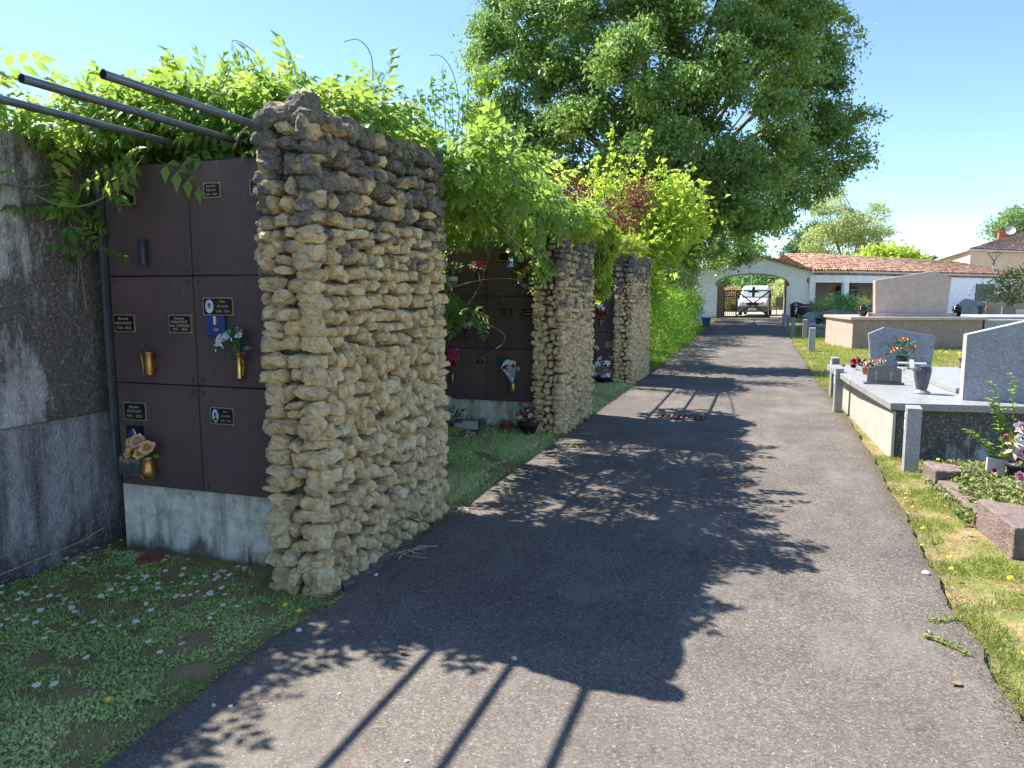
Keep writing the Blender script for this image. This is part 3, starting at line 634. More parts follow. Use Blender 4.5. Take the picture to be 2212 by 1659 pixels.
m = MB(); out = [(-.10, .0), (-.105, .03), (-.098, .055), (-.104, .085), (-.085, .125), (-.03, .140), (.03, .135), (.07, .115), (.082, .08), (.076, .05), (.088, .02), (.085, -.01)]
m.prism(out, -.012, .028); m.build("tablet", MT['slate'], t, .004)
lettering("Regrets", .050, (-.008, -.0135, .092), MT['letter'], t, (R(90), 0, 0)).data
# ================================================================== FLOWERS
def petal(L, W, curl, cup=.1, nx=2, ny=4, wpow=.8):
    V = []; F = []
    for j in range(ny + 1):
        s = j / ny; y = L * s; wv = W * (math.sin(math.pi * min(1, (s * .88 + .06))) ** wpow) / 2
        for i in range(nx + 1): a = (i / nx - .5) * 2; V.append((a * wv, y * math.cos(curl * s), y * math.sin(curl * s) * 1.0 + abs(a) * wv * cup * 3))
    for j in range(ny):
        for i in range(nx): a = j * (nx + 1) + i; F.append((a, a + 1, a + nx + 2, a + nx + 1))
    return np.array(V), F
def bloom_me(kind, seed, mats, size):
    r = random.Random(seed); m = MB()
    def ring(n, L, W, el, curl, off=0, cup=.15, mat=0, rad=.0, z=0):
        for i in range(n):
            V, F = petal(L * r.uniform(.9, 1.1), W, curl, cup); a = off + 2 * math.pi * i / n + r.uniform(-.12, .12)
            M = Matrix.Rotation(a, 3, 'Z') @ Matrix.Rotation(el, 3, 'X')
            m.add([M @ Vector(p) + Vector((-math.sin(a) * rad, math.cos(a) * rad, z)) for p in V], F, mat, True)
    if kind == 'rose':
        k = len(mats) - 1; ring(6, .50, .46, R(8), .25, 0, .1); ring(5, .47, .42, R(28), .45, .5, .15); ring(5, .40, .38, R(46), .5, .2, .2, 0, .02); ring(5, .34, .30, R(62), .5, .8, .25, k, .01); ring(4, .28, .26, R(78), .4, 0, .35, k); ring(3, .24, .16, R(86), .3, .4, .4, k)
    elif kind == 'lily':
        ring(6, .62, .22, R(38), -.75, 0, .15)
        for i in range(5): a = i * 1.25; m.tube([(0, 0, 0), (.08 * math.cos(a), .08 * math.sin(a), .3)], .012, 4, len(mats) - 1)
    elif kind == 'daisy':
        ring(13, .5, .16, R(8), -.1, 0, .05); m.lathe([(.13, -.01), (.13, .03), (.08, .07), (.0005, .08)], (0, 0, 0), 8, len(mats) - 1)
    elif kind == 'pom':
        for k_ in range(3): ring(9 - 2 * k_, .42 - .07 * k_, .2, R(12 + 27 * k_), .15, k_ * .3, .2)
    elif kind == 'bud':
        ring(4, .6, .34, R(72), .3, 0, .4); ring(3, .5, .3, R(80), .4, .5, .4)
    m.v = [(x * size, y * size, z * size) for x, y, z in m.v]
    o = m.build("bloom", mats, fix=False); me = o.data; bpy.data.objects.remove(o); return me
_bc = {}
def bloom(kind, cols, size, parent, loc, nrm, seed=0):
    if kind == 'rose' and len(cols) == 1: cols = (cols[0], cols[0] + '_d')
    key = (kind, cols, round(size, 3), seed % 2)
    if key not in _bc: _bc[key] = bloom_me(kind, seed % 2, [PET[c] for c in cols], size)
    o = link("bloom", _bc[key], parent); o.location = loc; o.rotation_euler = Vector(nrm).to_track_quat('Z', 'Y').to_euler(); return o
def bouquet(label, org, spec, nleaf, leafm, lsize=.05, stem=None, group=None, spread=None, T=None, seed=0, cat="flower bouquet", name="bouquet"):
    """org: mouth of the vase; spec: (dx, dy, dz, kind, cols, size)"""
    r = random.Random(seed + 5); t = thing(name, label, cat, org, group)
    for i, (dx, dy, dz, kind, cols, size) in enumerate(spec):
        nrm = Vector((dx * 3 + r.uniform(-.3, .3), -.75 + dy * 2, .45 + dz * 1.2 + r.uniform(-.2, .2)))
        bloom(kind, tuple(cols.split()), size, t, (dx, dy, dz), nrm, i)
        st = MB(); st.tube([(0, .01, -.04), (dx * .4, dy * .4 + .01, dz * .5), (dx, dy + .004, dz - .004)], .0022, 5); st.build("stem", MT['greenstem'], t)
    if nleaf:
        P = np.array([(s[0], s[1], s[2]) for s in spec]); idx = rng.integers(0, len(P), nleaf); f = rng.uniform(.35, 1.0, nleaf)[:, None]
        Q = P[idx] * f + rng.normal(size=(nleaf, 3)) * lsize * .45; Q[:, 1] = np.minimum(Q[:, 1] + .012, .03)
        D = Q * 2 + rdir(nleaf) * .12; D[:, 2] -= .0; scatter("leaves", T or LEAF, Q, D, rdir(nleaf, .4) + np.array((0, -.8, 0)), rng.uniform(.7, 1.2, nleaf) * lsize, LF[leafm], t)
    return t
bouquet("loose bouquet of white silk flowers and green leaves in the slim gold vase", (-2.79, 3.455, 1.265),
        [(-.10, -.02, .055, 'lily', 'white', .085), (-.075, -.03, .075, 'rose', 'white', .075), (-.02, -.04, .10, 'rose', 'white', .07), (.01, -.03, .115, 'lily', 'white', .08), (-.045, -.03, .10, 'bud', 'yellow', .045), (.03, -.02, .105, 'pom', 'white', .06)],
        30, 'artgreen', .062, T=LEAF)
bouquet("dried brown flower head beside the slim gold vase", (-2.765, 3.46, 1.235), [(.012, -.01, .015, 'rose', 'brown', .05)], 3, 'ybush', .02, cat="dried flower", name="dried_flower")
bouquet("bouquet of peach and yellow roses in the wide bronze vase", (-3.465, 3.43, .625),
        [(-.015, -.03, .095, 'rose', 'peach', .105), (.055, -.035, .065, 'rose', 'apricot', .105), (-.075, -.02, .09, 'rose', 'yellow', .078), (-.065, -.035, .045, 'rose', 'yellow apricot', .08), (0, -.04, .03, 'rose', 'apricot', .082), (-.105, -.015, .02, 'rose', 'peach', .07), (.02, -.02, .08, 'rose', 'peach', .07)],
        10, 'ybush', .05)
# cabinet 2
def tubevase(label, x, y, z0, z1, r, mat, tulip=False, seg=16):
    m = MB(); h = z1 - z0
    if tulip: prof = [(r * .45, 0), (r * .8, h * .1), (r, h * .4), (r * .85, h * .75), (r * .95, h), (r * .7, h * .98)]
    else: prof = [(r * .5, -.005), (r * .8, .005), (r * .85, h * .4), (r, h), (r * .75, h)]
    m.lathe(prof, (x, y, z0), seg); m.box(x - .008, x + .008, y, y + (.034 if y < 9 else .03), z0 + h * .4, z0 + h * .6)
    return tag(m.build("flower_vase", MT[mat]), label, "vase")
Y2 = 8.265
tubevase("slim bronze vase of red and cream lilies, top left door of the second cabinet", -3.19, Y2, 1.735, 1.87, .020, 'bronze')
bouquet("faded red and cream lilies in a bronze vase, upper left of the second cabinet", (-3.19, Y2, 1.87), [(-.05, -.03, .05, 'lily', 'rustorange', .10), (.03, -.03, .07, 'lily', 'magenta', .10), (0, -.04, .04, 'rose', 'pink', .09), (.05, -.02, .03, 'lily', 'rustorange', .09), (-.03, -.02, .09, 'bud', 'cream', .06)], 14, 'bush', .06)
tubevase("dark vase behind the cream and blue flowers on the second cabinet", -2.745, Y2, 1.72, 1.80, .024, 'plastic')
bouquet("tall bouquet of cream roses and blue daisies against the second cabinet", (-2.745, Y2, 1.80), [(-.05, -.03, .28, 'rose', 'cream', .10), (.05, -.03, .23, 'rose', 'cream', .10), (.07, -.02, .17, 'rose', 'cream yellow', .08), (-.01, -.04, .20, 'daisy', 'blue white', .09), (-.05, -.04, .12, 'daisy', 'blue white', .10), (-.02, -.02, .26, 'pom', 'lilac', .05)], 26, 'bush', .06)
tubevase("dark square-looking vase on the top right door, holding lilac pompoms", -2.57, Y2, 1.60, 1.70, .036, 'darkpot')
bouquet("lilac pompom flowers with pale green leaves spilling to the right, second cabinet", (-2.60, Y2, 1.70), [(-.07, -.05, .03, 'pom', 'lilac', .08), (-.02, -.06, -.01, 'pom', 'lilac', .08), (.0, -.06, -.03, 'pom', 'lilac', .06), (.07, -.06, .06, 'pom', 'lilac', .085), (.10, -.05, .07, 'pom', 'lilac', .06), (-.12, -.04, .14, 'bud', 'yellow', .05), (.0, -.03, .19, 'rose', 'rustorange', .07), (-.06, -.03, .15, 'rose', 'rustorange', .07)], 46, 'ybush', .055)
m = MB(); m.lathe([(.02, -.012), (.045, .0), (.062, .03), (.066, .07), (.064, .105), (.066, .11), (.05, .10)], (-3.515, Y2 - .04, 1.69), 20, 1); m.lathe([(.0665, .06), (.0665, .108)], (-3.515, Y2 - .04, 1.69), 20, 0, cap=False); m.tube([(-3.515, Y2 - .04, 1.8), (-3.52, Y2 + .0, 1.87), (-3.515, Y2 + .03, 1.9)], .003, 5)
tag(m.build("hanging_pot", [MT['whitepot'], MT['greypot']]), "small rounded grey and white hanging pot at the left of the second cabinet", "pot")
bouquet("red fuchsia-like blossoms hanging above the small white hanging pot", (-3.515, Y2 - .04, 1.79), [(.03, -.03, .13, 'bud', 'magenta', .05), (.08, -.03, .12, 'bud', 'magenta', .05), (-.04, -.02, .15, 'bud', 'red', .04), (.10, -.02, .15, 'bud', 'red', .04), (.0, -.02, .11, 'bud', 'magenta', .04)], 26, 'bush', .06, cat="hanging plant", name="fuchsia")
tubevase("slim grey metal vase holding a pink bouquet, middle left door of the second cabinet", -3.355, Y2, 1.045, 1.18, .013, 'gunmetal')
bouquet("pink and mauve lily bouquet in the slim grey vase, middle row of the second cabinet", (-3.355, Y2, 1.18), [(-.06, -.03, .07, 'lily', 'palepink', .09), (0, -.04, .05, 'lily', 'pink', .09), (.06, -.03, .06, 'lily', 'palepink', .08), (-.02, -.03, .11, 'lily', 'pink', .08), (.09, -.02, .04, 'bud', 'magenta', .05), (.03, -.03, .02, 'rose', 'mauve', .06)], 22, 'bush', .06)
tubevase("patterned copper vase holding crimson lilies, bottom left door of the second cabinet", -3.545, Y2, .50, .66, .024, 'bronze')
bouquet("tall crimson lilies in the copper vase at the second cabinet's left edge", (-3.545, Y2, .66), [(.01, -.04, .20, 'lily', 'magenta', .14), (.06, -.04, .17, 'lily', 'magenta', .12), (-.0, -.03, .25, 'lily', 'magenta', .10), (.04, -.05, .09, 'rose', 'red', .12), (.0, -.04, .07, 'rose', 'red', .08), (.06, -.02, .26, 'bud', 'cream', .06)], 16, 'bush', .08)
tubevase("golden tulip-shaped vase holding a paper-wrapped bouquet, lower right of the second cabinet", -2.765, Y2 - .02, .42, .56, .038, 'gold', True)
t = bouquet("red and white roses wrapped in white paper in the golden tulip vase", (-2.765, Y2 - .02, .56), [(-.03, -.05, .16, 'rose', 'white', .085), (-.085, -.04, .17, 'rose', 'red', .06), (.015, -.04, .19, 'rose', 'red', .06), (-.055, -.04, .19, 'rose', 'red', .05), (-.01, -.05, .19, 'rose', 'white', .06)], 6, 'bush', .05)
m = MB(); N_ = 14; pr_ = [(-.11, -.01, .235), (-.07, .0, .27), (.0, .0, .255), (.045, -.01, .25), (.05, -.03, .16), (.028, -.055, .075), (.0, -.06, .06), (-.06, -.06, .10), (-.135, -.03, .17)]
m.add([(0, -.01, -.03)] + pr_, [(0, i, i + 1 if i < len(pr_) else 1) for i in range(1, len(pr_) + 1)]); o = m.build("paper_wrap", MT['paper'], t, fix=False)
sm = o.modifiers.new("thick", 'SOLIDIFY'); sm.thickness = .002
m = MB(); m.lathe([(.0005, -.028), (.02, -.02), (.029, 0), (.02, .02), (.0005, .028)], (.075, -.04, .165), 12); m.tube([(.075, -.04, .14), (.04, -.03, .03), (.0, -.01, -.02)], .002, 5); m.build("silver_ball_pick", MT['clearplastic'], t)
# on the ground before cabinet 2
t = bouquet("tall white and pale pink roses with teal leaves, on the ground by the second plinth", (-3.56, 8.16, .02), [(0, -.02, .30, 'rose', 'white', .12), (.06, -.02, .15, 'rose', 'palepink', .10), (-.05, -.02, .11, 'daisy', 'blue white', .10), (.05, -.03, .22, 'bud', 'white', .06)], 26, 'artgreen', .09)
t = thing("planter", "long whitish bark planter on the ground, at the left of the second plinth", "planter", (-3.29, 8.10, 0)); m = MB(); m.box(-.14, .14, -.05, .05, 0, .10); m.box(-.125, .125, -.038, .038, .1, .103, 1); m.build("trough", [MT['whitepot'], MT['lawn']], t, .006); m = MB(); m.box(-.145, -.04, -.055, .055, .075, .105); m.build("rim", MT['redclay'], t, .003)
def pot(name, label, x, y, h, r0, r1, mat, soil=True, group=None):
    t = thing(name, label, "flower pot", (x, y, 0), group); m = MB(); m.lathe([(r0, 0), (r1, h * .82), (r1 * 1.08, h * .82), (r1 * 1.1, h), (r1 * .98, h), (r1 * .95, h * .85)], seg=22); m.build("pot", MT[mat], t)
    m = MB(); k = 18; m.add([(r1 * .96 * math.cos(2 * math.pi * i / k), r1 * .96 * math.sin(2 * math.pi * i / k), h * .86) for i in range(k)], [tuple(range(k))]); m.build("soil", MT['lawn'], t, fix=False); return t
pot("flower_pot", "empty tapered grey plastic pot beside the whitish planter", -3.10, 8.12, .125, .035, .046, 'greypot')
pot("flower_pot", "small terracotta pot alone at the middle of the second plinth", -2.79, 8.10, .12, .045, .052, 'terracotta')
pot("flower_pot", "wide black bowl pot of dark begonias beside the middle stone wall", -2.50, 8.02, .13, .07, .115, 'darkpot')
t = thing("begonia", "dark-leaved begonia with white flowers growing in the black bowl pot", "potted plant", (-2.50, 8.02, .12))
for i in range(7): bloom('pom', ('white',), .045, t, (rnd.uniform(-.09, .09), rnd.uniform(-.09, 0), rnd.uniform(.05, .16)), (0, -1, .6), i)
n = 130; scatter("leaves", BROAD, np.stack([rng.normal(0, .055, n), rng.normal(0, .05, n), rng.uniform(0, .18, n)], 1), rdir(n, .3), rdir(n, 1), rng.uniform(.03, .05, n), LF['redl'], t)
m = MB(); m.lathe([(.095, 0), (.088, .018), (.06, .04), (.055, .036), (.0005, .034)], (-3.43, 3.40, 0), 30)
tag(m.build("clay_saucer", MT['redclay']), "dusty red clay saucer lying upside down on the ground by the plinth", "saucer")
# cabinet 3
Y3 = 13.11
tubevase("small bronze vase with orange and cream flowers, top row of the third cabinet", -2.735, Y3, 1.54, 1.66, .022, 'bronze')
bouquet("orange and cream flowers in a bronze vase, top row of the third cabinet", (-2.735, Y3, 1.66), [(-.04, -.03, .12, 'rose', 'cream', .07), (.02, -.04, .06, 'lily', 'rustorange', .12), (.05, -.03, .10, 'lily', 'orange', .10), (-.05, -.03, .07, 'rose', 'red', .06), (.03, -.02, .17, 'bud', 'white', .06)], 20, 'ybush', .06)
tubevase("slim bronze vase with a white and red bouquet, middle row of the third cabinet", -2.735, Y3, 1.02, 1.16, .022, 'bronze')
bouquet("white lilies over red roses in a bronze vase, middle row of the third cabinet", (-2.735, Y3, 1.16), [(-.02, -.03, .22, 'lily', 'white', .12), (.03, -.03, .18, 'lily', 'white', .10), (-.05, -.04, .08, 'rose', 'red', .09), (.02, -.05, .09, 'rose', 'red', .10), (.07, -.03, .09, 'rose', 'red', .08), (.0, -.04, .05, 'rose', 'red', .08)], 22, 'bush', .07)
bouquet("red and pale flowers half hidden by the middle stone wall, before the third cabinet", (-2.85, Y3, .50), [(-.01, -.04, .18, 'rose', 'red', .08), (.03, -.03, .14, 'rose', 'white', .09), (.06, -.03, .12, 'lily', 'palepink', .08)], 16, 'bush', .06)
bouquet("large bouquet of pink roses and white lilies standing before the third plinth", (-2.66, 12.98, .12), [(-.13, -.02, .12, 'rose', 'pink', .09), (-.04, -.04, .08, 'rose', 'pink', .09), (.05, -.05, .13, 'rose', 'pink', .09), (.12, -.02, .10, 'rose', 'pink', .10), (0, -.03, .24, 'rose', 'pink', .11), (.14, .0, .34, 'rose', 'pink', .08), (-.09, -.03, .24, 'lily', 'white', .14), (.08, -.03, .26, 'lily', 'white', .13), (-.06, -.02, .33, 'lily', 'white', .10), (-.13, -.02, .05, 'lily', 'white', .12), (.02, -.04, .02, 'lily', 'white', .12), (.1, -.04, .04, 'lily', 'white', .1)], 50, 'bush', .09)
pot("flower_pot", "dark round pot under the pink roses and white lilies", -2.66, 12.98, .13, .09, .14, 'darkpot')
# ================================================================== PIPES
for i, (px_, ya, lab) in enumerate([(-2.45, 2.33, "grey metal pergola pipe meeting the top of the near stone wall, the right of three"),
                                    (-2.80, 2.27, "grey metal pergola pipe jutting from the leaves, the middle of three"),
                                    (-3.18, 2.40, "grey metal pergola pipe jutting from the leaves, the lowest and left one of three")]):
    m = MB(); yb = 15.25; r_ = .0185 
    m.tube([(px_, ya, 2.44), (px_, (ya + yb) / 2, 2.43), (px_, yb, 2.42)], r_, 14, cap=False); m.tube([(px_, ya, 2.44), (px_, ya + .15, 2.44)], r_ * .86, 14, 1, cap=True)  # inner tube and cap coloured dark for the shade of the open mouth
    tag(m.build("metal_pipe", [MT['pipe'], MT['pit']], fix=False), lab, "pipe", "metal pergola pipes above the cabinets")

# ================================================================== GRAVES ON THE RIGHT
def slabpoly(t, name, pts, z0, z1, mat, bev=.004):
    m = MB(); n = len(pts); v = [(x, y, z0) for x, y in pts] + [(x, y, z1) for x, y in pts]
    m.add(v, [tuple(range(n))[::-1], tuple(range(n, 2 * n))] + [(i, (i + 1) % n, (i + 1) % n + n, i + n) for i in range(n)]); return m.build(name, mat, t, bev)
def headstone(label, pts, y, th, mat, group=None, rz=0, cx=None, parts=None, cat="headstone", z0=0, edge=None):
    xs = [p[0] for p in pts]; cx = (min(xs) + max(xs)) / 2 if cx is None else cx; zb = min(p[1] for p in pts)
    t = thing("headstone", label, cat, (cx, y, zb), group, rz); m = MB()
    m.prism([(x - cx, z - zb) for x, z in pts], 0, th, 0, 0 if edge is None else 1); m.build("slab", [MT[mat]] + ([MT[edge]] if edge else []), t, .005); return t
# big double tomb platform
t = thing("grave_platform", "large pale granite grave platform with mossy concrete side, beside the road on the right", "grave", (0, 0, 0))
slabpoly(t, "side_panel", [(1.245, 7.99), (1.275, 8.0), (1.13, 12.2), (1.10, 12.2)], -.05, .455, MT['granLs'])
slabpoly(t, "core", [(1.29, 8.06), (4.2, 8.42), (4.2, 12.3), (1.15, 12.05)], -.05, .462, MT['tombside'])
slabpoly(t, "top_slab", [(1.215, 7.97), (2.62, 8.15), (2.60, 10.02), (1.06, 9.95)], .470, .54, MT['granL'])
slabpoly(t, "top_slab", [(2.63, 8.152), (4.3, 8.36), (4.3, 10.06), (2.61, 10.02)], .470, .539, MT['granL'])
slabpoly(t, "top_slab", [(1.055, 9.965), (4.3, 10.09), (4.3, 12.35), (.94, 12.05)], .470, .541, MT['granL'])
slabpoly(t, "raised_slab", [(1.98, 8.95), (4.1, 9.1), (4.1, 11.6), (1.78, 11.35)], .541, .60, MT['granL'], .006)
base(t, (1.25, 8, 0))
YH = 8.42
headstone("huge blue-grey granite headstone with sloping top, cut off by the right edge of the photo", [(1.925, .54), (1.925, 1.195), (2.62, 1.39), (3.1, 1.25), (3.1, .54)], YH, .13, 'granB', edge='granLs', rz=R(1))
t = headstone("blue-grey granite family headstone with gilt letters behind orange roses", [(1.52, .541), (1.465, 1.02), (1.66, 1.115), (2.33, 1.0), (2.29, .541)], 11.85, .11, 'granB2', edge='granL')
lettering("FAMILLE", .070, (.0, -.003, .42), MT['bronze'], t, ext=.001); lettering("DUBOIS-LECHARPY", .066, (0.01, -.003, .325), MT['bronze'], t, ext=.001)
# open book plaque
t = thing("memorial_plaque", "dark granite plaque with shouldered top on a thin base, showing etched figures", "memorial plaque", (1.375, 9.62, .541), None, R(3))
m = MB(); m.prism([(-.18, .022), (-.175, .19), (-.115, .20), (-.10, .215), (.0, .228), (.10, .215), (.115, .20), (.185, .185), (.19, .022)], -.015, .012); m.build("tablet", MT['granD'], t, .003)
m = MB(); m.box(-.215, .215, -.05, .05, 0, .022); m.build("foot", MT['granD'], t, .003)
m = MB()
for cx in (-.085, .075):
    m.add([(cx - .012, -.0165, .035), (cx - .006, -.0165, .10), (cx + .006, -.0165, .10), (cx + .012, -.0165, .035), (cx + .004, -.0165, .035), (cx, -.0165, .08), (cx - .004, -.0165, .035)], [(0, 1, 2, 3, 4, 5, 6)]); m.lathe([(.0005, .0), (.006, .008), (.0005, .016)], (cx, -.0165, .155), 8); m.add([(cx - .014, -.0166, .105), (cx - .012, -.0166, .15), (cx + .012, -.0166, .15), (cx + .014, -.0166, .105)], [(0, 1, 2, 3)])
m.build("etched_figures", MT['greylet'], t, fix=False)
# granite vase
t = thing("granite_vase", "mottled dark blue granite vase with flared top, empty, standing near the slab edge", "vase", (1.635, 8.84, .54))
m = MB(); m.lathe([(.085, 0), (.088, .012), (.082, .022), (.055, .035), (.052, .045)], seg=28); m.build("foot", MT['granB2'], t)
m = MB(); m.lathe([(.050, .043), (.062, .08), (.078, .17), (.088, .24), (.090, .262), (.082, .285), (.082, .30), (.07, .30), (.07, .25)], seg=10, smooth=False); m.build("vessel", granite("mottled_granite", [(.01, .012, .03), (.05, .06, .09), (.5, .5, .42)], 150, .2, (.40, .42, .25), .60), t, .002)
m = MB(); m.add([(.068 * math.cos(a * .35), .068 * math.sin(a * .35), .292) for a in range(18)], [tuple(range(18))]); m.build("pierced_lid", MT['granG'], t, fix=False)
t = thing("marble_cross", "pale clear cross plaque lying tilted on a stub stand, behind the granite vase", "cross", (1.90, 11.0, .541), None, R(-8))
M_ = Matrix.Translation((0, 0, .13)) @ Matrix.Rotation(R(14), 4, 'X')
m = MB(); m.box(-.17, .17, -.03, .03, 0, .016); m.box(-.028, .028, .0302, .14, 0, .016); m.box(-.028, .028, -.20, -.0302, 0, .016); m.v = [tuple(M_ @ Vector(p)) for p in m.v]; m.build("cross", MT['clearplastic'], t, .002)
m = MB(); m.box(-.05, -.015, -.02, .02, 0, .12); m.build("stand", MT['granG'], t, .002)
m = MB(); m.lathe([(.075, 0), (.078, .01), (.05, .03), (.045, .07), (.062, .13), (.075, .17), (.085, .20), (.075, .2), (.06, .15)], (1.855, 11.45, .541), 24)
tag(m.build("flower_vase", MT['granBlk']), "glossy black stone vase holding orange roses before the family headstone", "vase")
bouquet("orange roses with teal leaves in the black stone vase before the family headstone", (1.855, 11.45, .74), [(-.10, -.03, .09, 'rose', 'orange', .08), (-.02, -.04, .12, 'rose', 'orange', .075), (.05, -.05, .10, 'rose', 'orange', .075), (.12, -.03, .13, 'rose', 'orange', .07), (.11, -.05, .06, 'rose', 'orange', .07), (-.04, -.02, .235, 'rose', 'orange', .075), (.02, -.02, .225, 'rose', 'orange', .07), (.07, -.01, .17, 'rose', 'peach', .06), (-.13, -.03, .07, 'rose', 'orange', .06)], 46, 'teal', .09)
bouquet("frilly burgundy silk flowers lying on the slab by the grass, farthest left on the platform", (1.27, 11.3, .56), [(-.04, -.02, .09, 'rose', 'magenta', .11), (.04, -.03, .06, 'rose', 'mauve', .11), (-.05, -.03, .03, 'pom', 'burgundy', .11), (.02, -.02, .12, 'pom', 'burgundy', .09), (.08, -.02, .03, 'pom', 'palepink', .08)], 10, 'redl', .08)
t = pot("flower_pot", "small terracotta pot of pale pansies beside the dark plaque", 1.33, 10.72, .10, .05, .062, 'terracotta'); t.location.z = .541
bouquet("pale and dark pansies growing in the small terracotta pot on the slab", (1.33, 10.72, .63), [(-.04, -.02, .04, 'pom', 'palepink', .07), (.03, -.03, .05, 'pom', 'mauve', .07), (0, -.03, .08, 'pom', 'cream', .06), (.06, -.02, .03, 'pom', 'burgundy', .07)], 12, 'bush', .05, cat="pansies", name="pansies")
bouquet("low mound of orange-pink silk flowers at the foot of the family headstone", (1.50, 11.55, .55), [(-.12, 0, .07, 'rose', 'peach', .08), (-.03, 0, .09, 'rose', 'orange', .08), (.06, 0, .09, 'rose', 'peach', .08), (.14, 0, .10, 'rose', 'cream', .06), (-.06, -.02, .03, 'rose', 'rustorange', .07)], 12, 'ybush', .06)
bouquet("pink and white striped silk flower by the left foot of the huge headstone", (2.59, 11.4, .56), [(0, 0, .12, 'rose', 'mauve', .14), (-.03, -.02, .04, 'pom', 'palepink', .12), (.04, -.01, .05, 'rose', 'burgundy', .10)], 6, 'redl', .06)
m = MB(); m.tube([(2.30, 8.35, .541), (2.34, 8.35, .65), (2.39, 8.355, .76)], .006, 6, r1=.003)
tag(m.build("bamboo_stick", MT['straw']), "thin pale stick leaning against the huge blue-grey headstone", "stick")

# marker posts
def post(label, x, y, h, text=None, w_=.082, d_=.11, mat='granG', rz=0, edge=True):
    t = thing("marker_post", label, "marker post", (x, y, 0), "granite section marker posts along the verge", rz)
    m = MB(); a, b = w_ / 2, d_ / 2
    v = [(-a, -b, -.1), (a, -b, -.1), (a, b, -.1), (-a, b, -.1), (-a, -b, h), (a, -b, h), (a, b, h + .012), (-a, b, h + .012)]
    m.add(v, [(3, 2, 1, 0), (4, 5, 6, 7), (0, 1, 5, 4), (1, 2, 6, 5), (2, 3, 7, 6), (3, 0, 4, 7)]); m.build("post", MT[mat], t, .003)
    if text:
        m = MB(); z = h - .055; m.box(-a - .004, -a - .0005, -.038, .038, z - .155, z, 0); m.box(-a - .005, -a - .0042, -.034, .034, z - .151, z - .004, 1); m.box(-a - .006, -a - .0052, -.0325, .0325, z - .1495, z - .0055, 0)
        s = m.build("sign_plate", [MT['signwhite'], MT['signink']], t); rot = (R(90), 0, R(-90))
        if text[0]: lettering(text[0], .022, (-a - .0066, 0, z - .045), MT['signink'], s, rot)
        lettering(text[1], .034, (-a - .0066, 0, z - .112), MT['signink'], s, rot)
    return t
post("grey granite post with white sign reading Section C, nearest the camera", 1.335, 7.50, .57, ("Section", "C"), .12, .15, 'granG', R(-2))
post("low pale post with white section sign, set against the far corner of the granite platform", 1.005, 10.85, .60, ("Section", "II"), .10, .13, 'granL', R(4))
post("grey post with small white plate in the grass, just beyond the granite platform", 1.10, 12.6, .60, ("", "D"), .11, .14, 'granL', R(5))
post("lone darkened post at the grass edge in front of the pink tomb", 1.33, 22.4, .64, None, .17, .17, 'granG')
post("light post beside the low dark-lidded tomb", 1.43, 28.3, .68, None, .15, .15, 'granL')
post("pale post beside the small grey rough headstone, third from the gate", 1.12, 30.6, .66, None, .15, .15, 'granL')
post("pale post second from the gate, in front of the black headstone", 1.05, 35.2, .66, None, .15, .15, 'granL')
post("shaded bluish post closest to the gate", .96, 38.6, .62, None, .15, .15, 'granB2')

# pink double tomb
t = thing("family_tomb", "long brown-pink granite family tomb with overhanging lid, pale end facing the road", "tomb", (0, 0, 0))
slabpoly(t, "tomb_body", [(2.49, 23.5), (6.0, 24.6), (5.6, 27.6), (1.97, 26.0)], -.05, .84, MT['granPd'])
slabpoly(t, "end_panel", [(2.47, 23.46), (2.485, 23.49), (1.965, 26.0), (1.94, 26.0)], -.05, .835, MT['granP'])
slabpoly(t, "lid", [(2.40, 23.36), (6.12, 24.5), (5.75, 27.7), (1.86, 26.1)], .845, .925, MT['granP'], .008)
slabpoly(t, "plinth", [(3.05, 24.3), (5.42, 25.02), (5.30, 25.5), (2.93, 24.8)], .926, 1.03, MT['granP'], .006)
base(t, (3, 24.5, 0))
hs = headstone("tall polygonal pink granite headstone with a peaked top, on the pink family tomb", [(-1.12, 1.03), (-1.17, 1.98), (.55, 2.26), (1.04, 2.06), (.98, 1.03)], 24.75, .16, 'granP', cx=0); hs.location = (4.23, 24.75, 1.031); hs.rotation_euler[2] = R(17)
def urn(label, x, y, z, s=1.0):
    m = MB(); m.lathe([(.07, 0), (.10, .03), (.155, .17), (.165, .22), (.15, .25), (.10, .262), (.16, .28), (.165, .30), (.10, .335), (.05, .35), (.02, .40), (.0005, .405)], (0, 0, 0), 24); m.v = [(a * s, b * s, c * s) for a, b, c in m.v]
    o = m.build("funeral_urn", MT['granBlk']); o.location = (x, y, z); return tag(o, label, "urn", "glossy black urns on the pink tomb")
urn("glossy black lidded urn left of the tall pink headstone", 2.83, 24.45, .926, .92); urn("glossy black lidded urn right of the tall pink headstone", 5.48, 25.25, .926, .92)
t = thing("family_tomb", "low pale granite tomb adjoining the right end of the pink tomb", "tomb", (0, 0, 0))
slabpoly(t, "tomb_body", [(6.05, 24.6), (7.6, 25.1), (7.3, 28), (5.7, 27.6)], -.05, .84, MT['granL']); slabpoly(t, "lid", [(5.9, 25.4), (9.5, 26.5), (9.2, 28.4), (5.8, 27.8)], .85, .92, MT['granLs'], .006); slabpoly(t, "wall", [(7.62, 25.4), (9.5, 26.0), (9.3, 28), (7.4, 27.8)], -.05, .845, MT['tombside']); base(t, (7, 26, 0))
